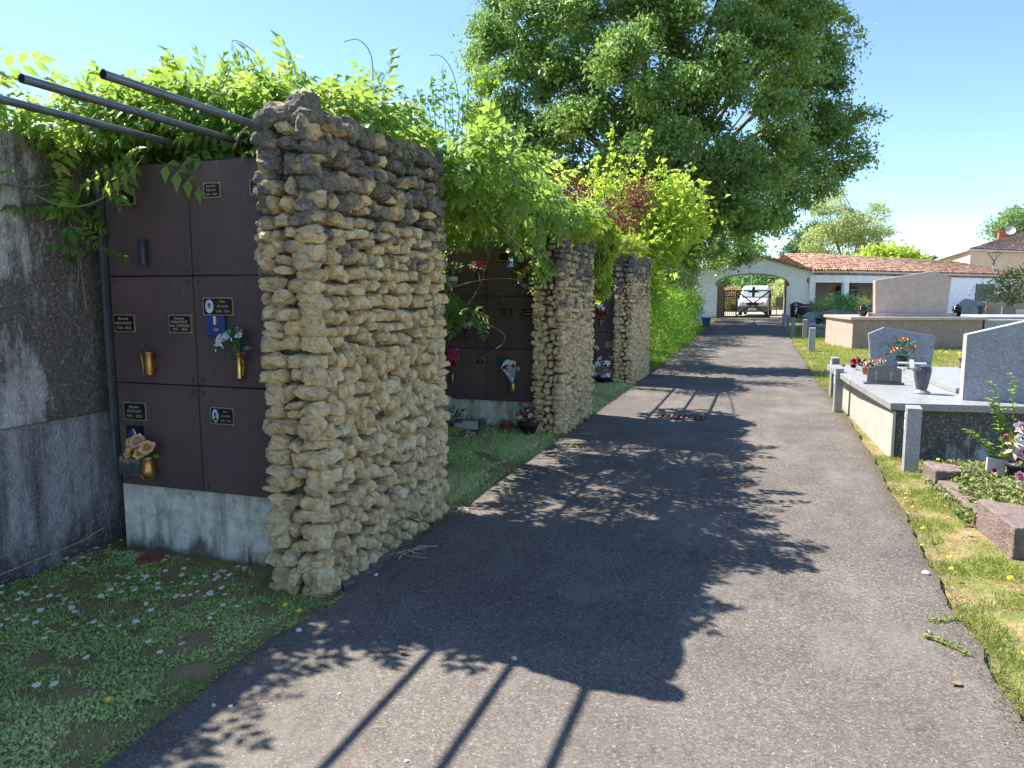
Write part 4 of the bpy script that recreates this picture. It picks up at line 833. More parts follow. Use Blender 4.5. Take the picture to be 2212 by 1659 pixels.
def small_stone(label, u0, u1, v0, v1, d, outline, mat, th=.1, z_floor=None, edge=None, text=None):
    """outline in unit square -> headstone d metres away"""
    a = at(u0, v1, d); b = at(u1, v1, d); tp = at(u0, v0, d); W = (b - a).length; Hh = tp.z - a.z; ang = math.atan2((b - a).y, (b - a).x)
    t = thing("headstone", label, "headstone", a, None, ang); m = MB(); m.prism([(x * W, z * Hh) for x, z in outline], 0, th, 0, 0 if edge is None else 1); m.build("slab", [MT[mat]] + ([MT[edge]] if edge else []), t, .006)
    if text:
        for s, x, z, sz, mt in text: lettering(s, sz, (x * W, -.003, z * Hh), MT[mt], t, ext=.0015)
    if z_floor is not None and a.z > z_floor + .02:
        m = MB(); m.box(-.12 * W, 1.12 * W, -.05, th + 1.1, -a.z - .05, -.003); m.build("tomb_base", MT[mat] if mat != 'granBlk' else MT['granD'], t, .01)
    return t
SQ = [(0, 0), (0, 1), (1, 1), (1, 0)]
t = small_stone("black polished headstone with curved top and white emblem, nearest the gate arch", 1706, 1758, 652, 687, 41, [(0.02, 0), (0, .86), (.1, .95), (.25, 1), (.4, .95), (.6, .86), (.78, .87), (1, .87), (.97, 0)], 'granBlk', .12, 0, 'granD', [("CARRERE PARRENS", .62, .70, .075, 'signwhite')])
m = MB()
for a_, b_ in (((.23, .25), (.23, .88)), ((.14, .74), (.32, .74)), ((.16, .36), (.32, .62)), ((.30, .40), (.18, .60)), ((.20, .22), (.28, .5))): m.tube([(a_[0] * 1.33, -.012, a_[1] * .95), ((a_[0] + b_[0]) * .665 + .02, -.012, (a_[1] + b_[1]) * .475), (b_[0] * 1.33, -.012, b_[1] * .95)], .014, 6)
m.build("emblem", MT['signwhite'], t)
small_stone("grey granite headstone with a slanting top, standing in the grass before the black one", 1735, 1775, 675, 716, 31.5, [(.05, 0), (0, .84), (.28, 1), (1.35, 1.03), (1.3, 0)], 'granB2', .14, None, 'granL')
t = small_stone("dark wedge-shaped family headstone with a gilt cross, behind the pink tomb", 1786, 1862, 668, 684, 31, [(0, -.9), (0, .62), (.27, 1.0), (1.0, .30), (1.0, -.9)], 'granD', .14, None, 'granG', [("FAMILLE DABADYR", .58, .02, .10, 'letter')])
m = MB(); m.box(.30, .33, -.012, -.003, -.05, .24); m.box(.22, .41, -.0125, -.0025, .13, .155); m.build("cross", MT['letter'], t)
t = thing("low_tomb", "low grey tomb with a dark lid carrying three plant pots, before the pink tomb", "tomb", (0, 0, 0))
a = at(1741, 742, 28.6); m = MB(); m.box(a.x, a.x + .78, a.y, a.y + 1.6, -.05, .27); m.build("tomb_body", MT['granL'], t); m = MB(); m.box(a.x - .12, a.x + .95, a.y - .08, a.y + 1.7, .275, .34); m.build("lid", MT['granD'], t, .004); m = MB(); m.box(a.x + .1, a.x + .75, a.y + .05, a.y + .9, .342, .43); m.build("upper_slab", MT['granG'], t, .004); base(t, (a.x, a.y, 0))
for k_, (lb, dx, mt, h_) in enumerate([("jade green pot on the low dark-lidded tomb", .42, 'greenpl', .24), ("terracotta pot between the green and the beige pot on the low tomb", .66, 'terracotta', .22), ("beige pot right of the terracotta one, with yellow flowers", .88, 'greypot', .22)]):
    q = pot("flower_pot", lb, a.x + dx, a.y + .25, h_, .075, .12, mt); q.location.z = .34 + (.09 if dx < .75 else 0)
def plant(name, label, cat, c, rad, n, leaf, size, T=LEAF, stems=5, seed=0, up=.5, group=None, stemmat='vinestem', zmin=0.02, shape=None, parts=True, flat=False):
    """c: base point; rad=(rx, ry, h): leafy shrub with stems and one foliage mesh of separate leaves in clumps"""
    c = Vector(c); t = thing(name, label, cat, c, group); rr = np.random.default_rng(seed + 3)
    k = max(6, int(n / 26)); th = rr.uniform(0, 2 * np.pi, k); q = rr.random(k) ** .5; z = rr.uniform(.08, 1, k)
    prof = shape(z) if shape else np.sqrt(np.clip(1 - (z * 1.05 - .45) ** 2 / .36, .05, 1))
    C = np.stack([np.cos(th) * q * prof * rad[0], np.sin(th) * q * prof * rad[1], z * rad[2]], 1); idx = rr.integers(0, k, n)
    cs = rad[2] * .09 + .03; P = C[idx] + rr.normal(size=(n, 3)) * np.array((cs, cs, cs * .8)); P[:, 2] = np.maximum(P[:, 2], zmin)
    D = P * np.array((1.2 / rad[0], 1.2 / rad[1], .2)) + rr.normal(size=(n, 3)) * .6; D[:, 2] += up * .4
    tt = np.clip(rr.normal(.45, .2, k)[idx] + rr.normal(0, .12, n), 0, 1)
    scatter("foliage", T, P, D, rr.normal(size=(n, 3)) + np.array((0, 0, 1.3)), rr.uniform(.7, 1.25, n) * size, LF[leaf], t, tt)
    m = MB()
    for i in range(stems):
        e = Vector(C[i % k]) * .95; m.tube([(e.x * .1, e.y * .1, -.03), (e.x * .35, e.y * .35, e.z * .5), tuple(e)], .012 * rad[2] + .003, 6, r1=.003)
    if stems: m.build("stems", MT[stemmat], t)
    return t
plant("potted_shrub", "yellow-green upright shrub growing from the pots on the low tomb", "potted plant", (a.x + .58, a.y + .3, .5), (.24, .2, .75), 420, 'ybush', .06, seed=4)
plant("flowering_plant", "low yellow flowers beside the yellow-green shrub on the low tomb", "potted plant", (a.x + .85, a.y + .25, .5), (.16, .14, .28), 160, 'ybush', .05, seed=5)
plant("box_hedge", "clipped dark green box hedge behind the grey slanting headstone", "hedge", at(1800, 674, 33) - Vector((0, 0, .35)), (1.0, .4, .75), 900, 'bush', .07, seed=6, shape=lambda z: np.ones_like(z))
plant("leafy_weed", "leafy weed clump beside the third marker post from the gate", "weed", at(1726, 714, 31.5), (.3, .25, .55), 200, 'ybush', .07, seed=7)
plant("elder_bush", "spreading dark green elder bush in front of the porch openings, left half", "bush", (4.1, 45.5, 0), (1.8, 1.2, 1.35), 4200, 'bush', .18, PIN3, seed=8)
plant("elder_bush", "spreading dark green elder bush in front of the porch, right half by the black frame", "bush", (6.6, 46.5, 0), (1.7, 1.2, 1.45), 3800, 'bush', .18, PIN3, seed=9)
plant("dwarf_conifer", "narrow yellow-green dwarf conifer left of the pink headstone", "conifer", (3.15, 27.2, .55), (.16, .16, 1.05), 420, 'ybush', .05, seed=10, shape=lambda z: np.clip(1.15 - z, .08, 1))
a = at(1888, 668, 36)
m = MB(); m.prism([(-.6, -.9), (-.55, .05), (-.1, .28), (.25, .22), (.5, .05), (.55, -.9)], 0, .5); o = m.build("rough_stone", MT['slate']); o.location = a; tag(o, "rough pale stone heap-like grave marker behind the dark wedge headstone", "grave marker")
# far right small stones
small_stone("white-edged granite headstone with black stepped insert, right of the pink headstone", 2074, 2112, 645, 684, 36, [(0, 0), (0, .80), (.30, 1), (1.6, .72), (1.6, 0)], 'granL', .14, 0, 'granL')
small_stone("black stepped headstone in front of the white-edged one", 2096, 2130, 660, 686, 34, [(0, 0), (.0, .3), (.15, .35), (.2, .75), (.45, .8), (.5, 1), (1.6, 1), (1.6, 0)], 'granBlk', .14, 0)
small_stone("small upright grey stone on a square block", 2099, 2112, 666, 685, 31, SQ, 'granG', .14, 0)
small_stone("low mossy grey block left of the leafy shoots", 2089, 2126, 684, 696, 29, SQ, 'tombside', .5, 0)
small_stone("blue-grey headstone with slanting top and a small dark cross, before the green shutters", 2132, 2180, 634, 665, 42, [(0, -1), (0, .9), (1.2, 1.15), (1.2, -1)], 'granB2', .14, 0)
small_stone("lead-grey slanting stone behind the wavy mauve plaque", 2124, 2170, 652, 680, 33, [(0, 0), (.05, .55), (.6, 1), (1, .9), (1, 0)], 'granB2', .14, 0)
small_stone("mauve-grey plaque with a wavy top on the pale tomb lid", 2128, 2170, 653, 680, 27.5, [(.05, 0), (0, .4), (.08, .93), (.3, 1), (.55, .90), (.8, .98), (1, .93), (1, 0)], 'granPd', .05)
small_stone("small dark rectangular plaque in front of the wavy mauve one", 2164, 2194, 663, 681, 26.9, SQ, 'granD', .05, None, 'granG')
small_stone("brown plaque at the right edge, half cut off, above a pale block", 2190, 2240, 656, 675, 28.2, SQ, 'granPd', .06)
small_stone("pale stone block at the right edge under the brown plaque", 2193, 2250, 670, 684, 27.2, SQ, 'granLs', .3)
plant("garden_shrub", "pale green leafy shrub at the right edge before the beige house", "shrub", at(2190, 668, 37) * Vector((1, 1, 0)) if False else (lambda p: (p.x, p.y, 0))(at(2192, 660, 37)), (1.25, .8, 2.55), 3200, 'ybush', .15, seed=12)
plant("leafy_shoots", "slender leafy shoots left of the wavy mauve plaque", "shrub", (lambda p: (p.x, p.y, 0))(at(2132, 680, 29.6)), (.36, .3, 1.9), 620, 'ybush', .10, seed=13)

# foreground sandstone grave kerb
def kerb(label, pts, z1, z0=-.05, bev=.012):
    t = thing("kerb_stone", label, "kerb stone", (0, 0, 0), "red sandstone kerb stones round the ivy-covered grave")
    n = len(pts); o = slabpoly(t, "block", pts, z0, z1, MT['sandred'], bev); sub = o.modifiers.new("sub", 'SUBSURF'); sub.subdivision_type = 'SIMPLE'; sub.levels = sub.render_levels = 4
    tx = bpy.data.textures.new("kerb_relief", 'CLOUDS'); tx.noise_scale = .08; dm = o.modifiers.new("relief", 'DISPLACE'); dm.texture = tx; dm.strength = .016; dm.texture_coords = 'GLOBAL'
    c = sum((Vector((x, y, 0)) for x, y in pts), Vector()) / n; return base(t, c)
kerb("near red sandstone kerb block with white lichen, at the lower right beside the verge", [(1.50, 5.12), (2.6, 5.30), (2.56, 5.62), (1.72, 5.66), (1.49, 5.80), (1.45, 5.75)], .19)
kerb("small cracked sandstone kerb end, half buried in ivy behind the first marker post", [(1.40, 6.80), (1.66, 6.84), (1.68, 7.02), (1.42, 7.2), (1.37, 7.15)], .15)
kerb("long sandstone kerb under the ivy between the two corner blocks", [(1.47, 5.85), (1.62, 5.85), (1.58, 6.76), (1.41, 6.76)], .08)
# pots and flowers at the right edge
t = pot("flower_pot", "dark grey pot of silk flowers standing in the ivy at the right edge", 2.07, 7.0, .22, .08, .11, 'darkpot'); t.location.z = .0
bouquet("big pink, cream and mauve silk bouquet at the right edge above the ivy", (2.03, 6.95, .22), [(-.12, -.05, .20, 'bud', 'pink', .12), (-.02, -.06, .29, 'rose', 'palepink', .14), (.06, -.06, .26, 'rose', 'cream', .14), (-.05, -.07, .13, 'lily', 'cream', .15), (-.03, -.08, .20, 'rose', 'white', .12), (-.02, -.09, .10, 'rose', 'palepink', .12), (.05, -.08, .16, 'rose', 'mauve', .13), (-.03, -.08, .04, 'pom', 'mauve', .15), (.02, -.08, .06, 'pom', 'mauve', .15), (.10, -.07, .05, 'pom', 'mauve', .12), (-.02, -.05, .30, 'lily', 'white', .10), (.12, -.05, .32, 'rose', 'white', .10), (-.06, -.06, .20, 'bud', 'yellow', .08)], 40, 'ybush', .09)
bouquet("low red and pink silk flowers lying in the ivy at the right edge", (1.90, 6.35, .18), [(-.04, -.02, .06, 'rose', 'pink', .09), (.02, -.03, .02, 'rose', 'magenta', .09), (.06, -.02, .07, 'rose', 'palepink', .08)], 8, 'bush', .06)
t = thing("memorial_plaque", "small pale marble plaque with a red rose, leaning in the ivy", "memorial plaque", (1.87, 6.95, .12), None, R(12)); m = MB(); m.box(-.075, .075, 0, .02, 0, .13); o = m.build("tablet", MT['granLs'], t, .003); o.rotation_euler = (R(-24), R(14), 0)
bloom('rose', ('magenta',), .05, t, (-.02, -.01, .03), (0, -1, .4))
sapling = thing("young_laurel", "glossy-leaved sapling rising from the ivy in front of the platform's mossy side", "sapling", (2.0, 7.35, .05))
m = MB(); st_ = [[(0, 0, 0), (.02, 0, .4), (-.10, .0, .78)], [(0, 0, .1), (-.10, -.02, .22), (-.26, -.03, .36)], [(0, 0, .2), (.08, 0, .45), (.04, 0, .86)], [(0, 0, .3), (-.04, 0, .5), (-.12, 0, .64)]]
for s in st_: m.tube(s, .006, 6, r1=.0025)
m.build("stems", MT['greenstem'], sapling); Pl = []; Dl = []
for s in st_:
    for i in range(26):
        f = (i + 4) / 29; q = (Vector(s[0]).lerp(Vector(s[1]), f * 2) if f < .5 else Vector(s[1]).lerp(Vector(s[2]), f * 2 - 1)); Pl.append(q); an = i * 2.4; Dl.append((math.cos(an), math.sin(an), .45))
Pl = np.array(Pl); Dl = np.array(Dl); scatter("leaves", BROAD, Pl, Dl, np.tile((0, 0, 1.), (len(Pl), 1)) + rdir(len(Pl)) * .3, rng.uniform(.045, .075, len(Pl)), LF['hedge'], sapling)

# ================================================================== GATEHOUSE AND PORCH BUILDING
GY = 52.0
zsp, zcr, xl, xr = 2.08, 2.92, -2.98, 1.42
arch = []; n = 22; xa0, xa1 = xl - .16, xr + .16; cx_ = (xa0 + xa1) / 2; hw_ = (xa1 - xa0) / 2
for i in range(n + 1):
    a_ = math.pi * i / n; arch.append((cx_ + hw_ * math.cos(a_), zsp + (zcr - zsp) * max(0, math.sin(a_)) ** .85))
outline = [(-6.0, -.05), (-6.0, 2.75), (-4.9, 3.0), (-3.6, 3.32), (-2.2, 3.78), (-.95, 4.05), (.2, 3.84), (1.3, 3.50), (2.3, 3.18), (3.15, 3.02), (3.15, -.05), (xr, -.05), (xr, zsp)] + arch + [(xl, zsp), (xl, -.05)]
t = thing("gatehouse", "white cemetery gatehouse with a wide low arch and clay-tiled gable over the road", "gatehouse", (0, 0, 0))
m = MB(); m.prism(outline, GY, GY + .45); m.build("arch_wall", MT['white'], t)
m = MB()
for i in range(n):
    (xa, za), (xb, zb) = arch[i], arch[i + 1]; m.add([(xa, GY + .003, za - .004), (xb, GY + .003, zb - .004), (xb, GY + .46, zb - .004), (xa, GY + .46, za - .004), (xa * .999 + .0, GY + .003, za - .07), (xb, GY + .003, zb - .07), (xb, GY + .46, zb - .07), (xa, GY + .46, za - .07)], [(0, 1, 2, 3), (4, 7, 6, 5), (0, 4, 5, 1), (3, 2, 6, 7)])
m.build("arch_soffit", MT['soffit'], t)
m = MB(); m.box(xl - .02, xl + .42, GY + .46, GY + 1.0, -.05, 2.1); m.build("stone_pier", MT['soffit'], t, .02)
prof = [(-5.2, 2.93), (-4.9, 3.0), (-3.6, 3.32), (-2.2, 3.78), (-.95, 4.05), (.2, 3.84), (1.3, 3.50), (2.3, 3.18), (3.3, 2.98)]
m = MB()
for i in range(len(prof) - 1):
    (xa, za), (xb, zb) = prof[i], prof[i + 1]; m.add([(xa, GY - .22, za + .02), (xb, GY - .22, zb + .02), (xb, GY + 2.6, zb + .02), (xa, GY + 2.6, za + .02), (xa, GY - .22, za + .11), (xb, GY - .22, zb + .11), (xb, GY + 2.6, zb + .11), (xa, GY + 2.6, za + .11)], [(0, 1, 2, 3), (4, 7, 6, 5), (0, 4, 5, 1), (3, 2, 6, 7)])
    k_ = max(2, int(abs(xb - xa) / .2))
    for j in range(k_):
        f = (j + .5) / k_; x = xa + (xb - xa) * f; z = za + (zb - za) * f; m.tube([(x, GY - .26, z + .11), (x, GY + 2.6, z + .11)], .085, 8, cap=True)
m.build("roof", MT['tiles'], t)
m = MB()
for i in range(len(prof) - 1):
    (xa, za), (xb, zb) = prof[i], prof[i + 1]; k_ = max(2, int(abs(xb - xa) / .17))
    for j in range(k_):
        f = (j + .5) / k_; x = xa + (xb - xa) * f; z = za + (zb - za) * f; m.tube([(x, GY - .14, z - .05), (x, GY - .002, z - .05)], .062, 8)
m.build("eaves_course", MT['cream'], t)
m = MB(); m.add([(2.62, GY - .004, 2.55), (2.86, GY - .004, 2.72), (2.90, GY - .004, 2.3), (2.83, GY - .004, 1.85), (2.7, GY - .004, 1.88), (2.72, GY - .004, 2.2), (2.6, GY - .004, 2.4)], [tuple(range(7))]); m.build("bare_patch", MT['mortar'], t, fix=False)
base(t, (0, GY, 0))
# porch building as two straight runs
def tile_roof(name, e0, e1, r0, r1, parent, pitch=.21, rows=9, seed=0):
    e0, e1, r0, r1 = map(Vector, (e0, e1, r0, r1)); L = (e1 - e0).length; nt_ = int(L / pitch); res = 6; V = []; F = []; W = nt_ * res; rr = random.Random(seed); jit = [[rr.uniform(-.02, .02) for _ in range(nt_ + 1)] for _ in range(rows + 1)]
    for j in range(rows):
        for e in (0, 1):
            f = (j + e) / rows
            for i in range(W + 1):
                u = i / W; p = e0.lerp(e1, u).lerp(r0.lerp(r1, u), f); ph = (i % res) / res; h = .075 * abs(math.sin(math.pi * ph)) - (.045 if ph < .01 else 0)
                V.append(p + Vector((0, 0, h + (.045 if e == 0 else 0) + jit[j][i // res])))
    for j in range(rows):
        for i in range(W): a = 2 * j * (W + 1) + i; F.append((a, a + 1, a + W + 2, a + W + 1))
        if j: 
            for i in range(W): a = (2 * j - 1) * (W + 1) + i; F.append((a, a + 1, a + W + 2, a + W + 1))
    me = bpy.data.meshes.new(name); me.from_pydata(V, [], F); me.materials.append(MT['tiles']); return link(name, me, parent)
P0 = at(1752, 585, 48.2); P0.z = 3.05; P1 = at(1826, 584, 48.6); P1.z = 3.05; P2 = at(2194, 595, 60.5); P2.z = 3.05
def off(p, q, d):      # offset away from the camera side
    v = (q - p); nrm = Vector((-v.y, v.x, 0)).normalized(); return nrm * d
t = thing("porch_building", "long low white building with clay-tiled roof, open porch bays and green shutters", "building", (0, 0, 0))
n1, n2 = off(P0, P1, 1), off(P1, P2, 1); nm = (n1 + n2).normalized()
R0 = P0 + n1 * 3.4; R1 = P1 + nm * 3.2; R2 = P2 + n2 * 2.8 + (P1 - P2).normalized() * 4.2
for q in (R0, R1, R2): q.z = 4.28
R2.z = 4.12
tile_roof("roof", P0 - n1 * .3, P1 - nm * .3, R0, R1, t, seed=1); o_ = tile_roof("roof", P1 - nm * .3, P2 - n2 * .3 + (P2 - P1).normalized() * .3, R1, R2, t, seed=2, rows=9)
m = MB(); back = P2 + n2 * 5.8; back.z = 3.05; m.add([P2 + (P2 - P1).normalized() * .3 - n2 * .3 + Vector((0, 0, .06)), back, R2], [(0, 1, 2)]); m.add([tuple(R2), tuple(R1), tuple(R0), tuple(P0 + n1 * 7 + Vector((0, 0, 0))), tuple(back)], [(0, 1, 2, 3, 4)]); m.build("rear_roof", MT['tiles'], t, fix=False)
def wall_run(A, B, n_, z0, z1, d0, d1, mat, name, f0=0, f1=1):
    m = MB(); a_ = A.lerp(B, f0); b_ = A.lerp(B, f1); v = [a_ + n_ * d0, b_ + n_ * d0, b_ + n_ * d1, a_ + n_ * d1]
    m.add([(p.x, p.y, z) for z in (z0, z1) for p in v], [(0, 3, 2, 1), (4, 5, 6, 7), (0, 1, 5, 4), (1, 2, 6, 5), (2, 3, 7, 6), (3, 0, 4, 7)]); return m.build(name, MT[mat], t)
for (A, B, n_) in ((P0, P1, n1), (P1, P2, n2)):
    wall_run(A, B, n_, 2.93, 3.02, -.30, -.16, 'zinc', "gutter"); 
    m = MB(); L_ = (B - A).length; k_ = int(L_ / .2)
    for j in range(k_): p = A.lerp(B, (j + .5) / k_); m.tube([(p.x - n_.x * .14, p.y - n_.y * .14, 2.84), (p.x + n_.x * .02, p.y + n_.y * .02, 2.84)], .066, 8)
    m.build("eaves_course", MT['tiles'], t)
wall_run(P0, P1, n1, 2.30, 2.95, .0, .25, 'white', "lintel"); wall_run(P1, P2, n2, 2.30, 2.95, .0, .25, 'white', "lintel", 0, .40)
wall_run(P1, P2, n2, -.05, 2.95, .0, .3, 'white', "front_wall", .4005, 1); wall_run(P0, P1, n1, -.05, 2.29, .0, .2, 'white', "post", .0, .04); wall_run(P1, P2, n2, -.05, 2.295, .0, .2, 'white', "post", .0, .022); wall_run(P1, P2, n2, -.05, 2.295, .0, .2, 'white', "post", .235, .25)
wall_run(P0, P1, n1, -.05, 3.0, 2.6, 2.8, 'beige', "back_wall", -.1, 1.15); wall_run(P1, P2, n2, -.05, 3.0, 2.6, 2.8, 'beige', "back_wall", 0, .42); wall_run(P1, P2, n2, -.05, 2.99, .3, 2.6, 'white', "cross_wall", .405, .43)
wall_run(P0, P1, n1, 2.31, 2.36, .26, 2.6, 'darkin', "ceiling", 0, 1.0); wall_run(P1, P2, n2, 2.31, 2.36, .26, 2.6, 'darkin', "ceiling", 0, .40)
wall_run(P0, P1, n1, 1.0, 1.42, 2.52, 2.59, 'granG', "notice_board", .30, .82)
wall_run(P1, P2, n2, .0, 2.1, 2.3, 2.59, 'darkin', "wooden_door", .13, .22)
wall_run(P1, P2, n2, 1.8, 1.9, 2.1, 2.2, 'black', "rail", .12, .235); wall_run(P1, P2, n2, .85, .95, 2.1, 2.2, 'black', "rail", .12, .235); wall_run(P1, P2, n2, 1.55, 1.95, 2.2, 2.28, 'black', "rail_end", .115, .12)
sA = .730; sB = .852
for f0, f1 in ((sA, (sA + sB) / 2 - .001), ((sA + sB) / 2 + .001, sB)):
    s_ = wall_run(P1, P2, n2, 1.0, 2.32, -.05, -.004, 'greenshut', "shutter", f0, f1)
    m = MB(); a_ = P1.lerp(P2, f0) - n2 * .06; b_ = P1.lerp(P2, f1) - n2 * .06; m.obox((a_.x, a_.y, 2.05), (b_.x, b_.y, 2.05), .03, .07); m.build("hinge_strap", MT['black'], s_)
pd = P1.lerp(P2, .395); m = MB(); m.tube([(pd.x - n2.x * .2, pd.y - n2.y * .2, 2.95), (pd.x - n2.x * .1, pd.y - n2.y * .1, 2.75), (pd.x - n2.x * .06 - .3, pd.y - n2.y * .06 - .2, 2.6), (pd.x - n2.x * .06 - .3, pd.y - n2.y * .06 - .2, 0)], .045, 8); m.build("downpipe", MT['zinc'], t)
base(t, (P1.x, P1.y, 0))

# ---- iron gate
t = thing("iron_gate", "black iron gate with diagonal braces and a cross, closed across most of the arch", "gate", (0, 0, 0))
gx0, gx1, gz1 = -2.55, .42, 1.78; gy = GY + .55
m = MB()
for z in (.06, gz1): m.box(gx0, gx1, gy, gy + .05, z - .04, z + .04)
for x in (gx0, -1.77, gx1 - .06): m.box(x, x + .085, gy - .003, gy + .055, .03, gz1 + .02)
m.box(gx0, gx1, gy + .01, gy + .04, 1.36, 1.39); m.build("frame", MT['black'], t)
m = MB()
for i in range(5): x = gx0 + .14 + i * .13; m.box(x, x + .028, gy + .015, gy + .035, .08, gz1 - .02)
for i in range(9):
    z = .2 + i * .17; m.box(gx0 + .06, -1.78, gy + .017, gy + .029, z, z + .02)
m.build("lattice", MT['black'], t)
for sg in (0, 1):
    m = MB(); a_, b_ = (-1.7, gx1 - .04) if sg == 0 else (gx1 - .04, -1.7); m.obox((a_, gy + .02 + sg * .03, .09), (b_, gy + .02 + sg * .03, 1.76), .03, .09); m.build("diagonal_brace", MT['black'], t)
m = MB(); m.box(-.74, -.56, gy - .03, gy + .08, 1.38, 2.06); m.box(-.98, -.32, gy - .028, gy + .078, 1.66, 1.80); m.build("cross", MT['black'], t)
base(t, (gx0, gy, 0))
t = thing("iron_gate", "narrow black iron gate leaf standing open, seen edge-on at the right pier", "gate", (0, 0, 0)); m = MB()
for z in (.08, .9, 1.72): m.box(1.33, 1.38, gy - .8, gy + .6, z, z + .05)
m.box(1.328, 1.385, gy - .85, gy - .78, .03, 1.8); m.box(1.328, 1.385, gy + .55, gy + .62, .03, 1.8)
for i in range(8): m.box(1.345, 1.365, gy - .65 + i * .15, gy - .63 + i * .15, .13, 1.72)
m.build("frame", MT['black'], t); base(t, (1.35, gy, 0))

# ---- van (faces the gate)
van = thing("parked_van", "white van with dark lower bumper parked behind the iron gate, front towards the camera", "van", (-.52, 58.6, 0), None, R(-5))
m = MB(); W = .98
prof = [(-2.45, .32), (-2.5, .55), (-2.46, .95), (-2.30, 1.15), (-1.75, 1.28), (-1.05, 1.98), (-.7, 2.12), (.4, 2.18), (2.3, 2.12), (2.4, 1.9), (2.42, .35)]
n_ = len(prof)
def tw_(z): return W * (1 - max(0, z - 1.15) * .13)
v = [(-tw_(z), y, z) for y, z in prof] + [(tw_(z), y, z) for y, z in prof]
m.add(v, [tuple(range(n_)), tuple(range(2 * n_ - 1, n_ - 1, -1))] + [(i, i + n_, (i + 1) % n_ + n_, (i + 1) % n_) for i in range(n_)]); m.build("body", MT['whitepaint'], van, .07)
def quadpart(name, pts, mat, parent=van, th=.012):
    m = MB(); m.add(pts, [(0, 1, 2, 3)]); o = m.build(name, MT[mat], parent, fix=False); s = o.modifiers.new("thick", 'SOLIDIFY'); s.thickness = th; s.offset = 0; return o
quadpart("windscreen", [(-.84, -1.76, 1.33), (.84, -1.76, 1.33), (.76, -1.08, 1.97), (-.76, -1.08, 1.97)], 'paleglass')
for sx in (-1, 1):
    quadpart("side_window", [(sx * .968, -1.5, 1.32), (sx * .968, -.35, 1.32), (sx * .885, -.45, 1.92), (sx * .885, -1.0, 1.92)], 'glass')
    m = MB(); m.prism([(-.17, 0), (-.20, .14), (-.06, .19), (.15, .17), (.17, .03)], -.05, .03); h = m.build("headlight", MT['paleglass'], van, .02); h.location = (sx * .72, -2.40, .82); h.rotation_euler = (0, 0, sx * .25); h.scale = (sx, 1, 1)
    m = MB(); m.box(-.08, .08, -.06, .06, -.14, .14); mi = m.build("wing_mirror", MT['rubber'], van, .03); mi.location = (sx * 1.10, -1.45, 1.42)
    for y in (-1.62, 1.5):
        m = MB(); m.lathe([(.30, -.1), (.33, -.07), (.33, .07), (.30, .1), (.2, .1)], seg=24); m.v = [(z, x, y2) for x, y2, z in m.v]; w_ = m.build("wheel", MT['rubber'], van); w_.location = (sx * .90, y, .33)
        m = MB(); m.lathe([(.0005, -.105), (.17, -.11), (.19, -.09), (.19, .09), (.17, .11), (.0005, .105)], seg=16); m.v = [(z, x, y2) for x, y2, z in m.v]; m.build("rim", MT['zinc'], w_)
m = MB(); m.prism([(-.96, .30), (-.99, .42), (-.97, .70), (.97, .70), (.99, .42), (.96, .30)], -2.60, -2.30); m.build("bumper", MT['plastic'], van, .03)
m = MB(); m.box(-.42, .42, -2.555, -2.44, .78, .97); m.build("grille", MT['rubber'], van, .02)
m = MB(); m.box(-.27, .27, -2.632, -2.61, .42, .54); lp = m.build("number_plate", MT['signwhite'], van)
lettering("BP-476-KC", .095, (0, -2.634, .48), MT['signink'], lp, ext=.001)
# sign board, lamp behind the gate, street lamp
t = thing("notice_board", "grey notice board on two legs beyond the gate, right of the van", "notice board", (1.35, 60, 0)); m = MB(); m.box(-.45, .45, 0, .05, .55, 1.35)
for z in (.75, .95, 1.15): m.box(-.42, .42, -.01, -.002, z, z + .03, 1)
m.build("panel", [MT['zinc'], MT['plastic']], t); m = MB(); m.box(-.4, -.34, .01, .04, 0, .56); m.build("leg", MT['zinc'], t); m = MB(); m.box(.34, .4, .01, .04, 0, .56); m.build("leg", MT['zinc'], t)
def lamp(label, p, h, s=1.0):
    t = thing("street_lamp", label, "street lamp", (p.x, p.y, 0)); m = MB(); m.tube([(0, 0, 0), (0, 0, h - 1.3 * s)], .07 * s, 10, r1=.055 * s); m.build("pole", MT['zinc'], t)
    m = MB(); m.lathe([(.05, h - 1.3 * s), (.12 * s, h - 1.0 * s), (.10 * s, h - .9 * s), (.02, h - .75 * s)], seg=12); m.build("socket", MT['plastic'], t)
    for i in range(6):
        a_ = i * math.pi / 3; m = MB(); m.tube([(.07 * s * math.cos(a_), .07 * s * math.sin(a_), h - .82 * s), (.58 * s * math.cos(a_), .58 * s * math.sin(a_), h - .1 * s)], .022 * s, 6); m.build("stay", MT['plastic'], t)
    m = MB(); m.lathe([(.0005, h - .06 * s), (.6 * s, h - .10 * s), (.62 * s, h - .05 * s), (.0005, h + .04 * s)], seg=20); m.build("hood", MT['plastic'], t)
    m = MB(); m.lathe([(.0005, h - .70 * s), (.08 * s, h - .62 * s), (.07 * s, h - .5 * s), (.0005, h - .42 * s)], seg=12); m.build("bulb", MT['porcelain'], t)
    return t
lamp("conical street lamp with open stays rising behind the tiled roof, far right", at(2144, 600, 66), 5.25, .95)
lamp("slim street lamp seen through the gate arch above the van", at(1622, 640, 75), 4.4, .6)
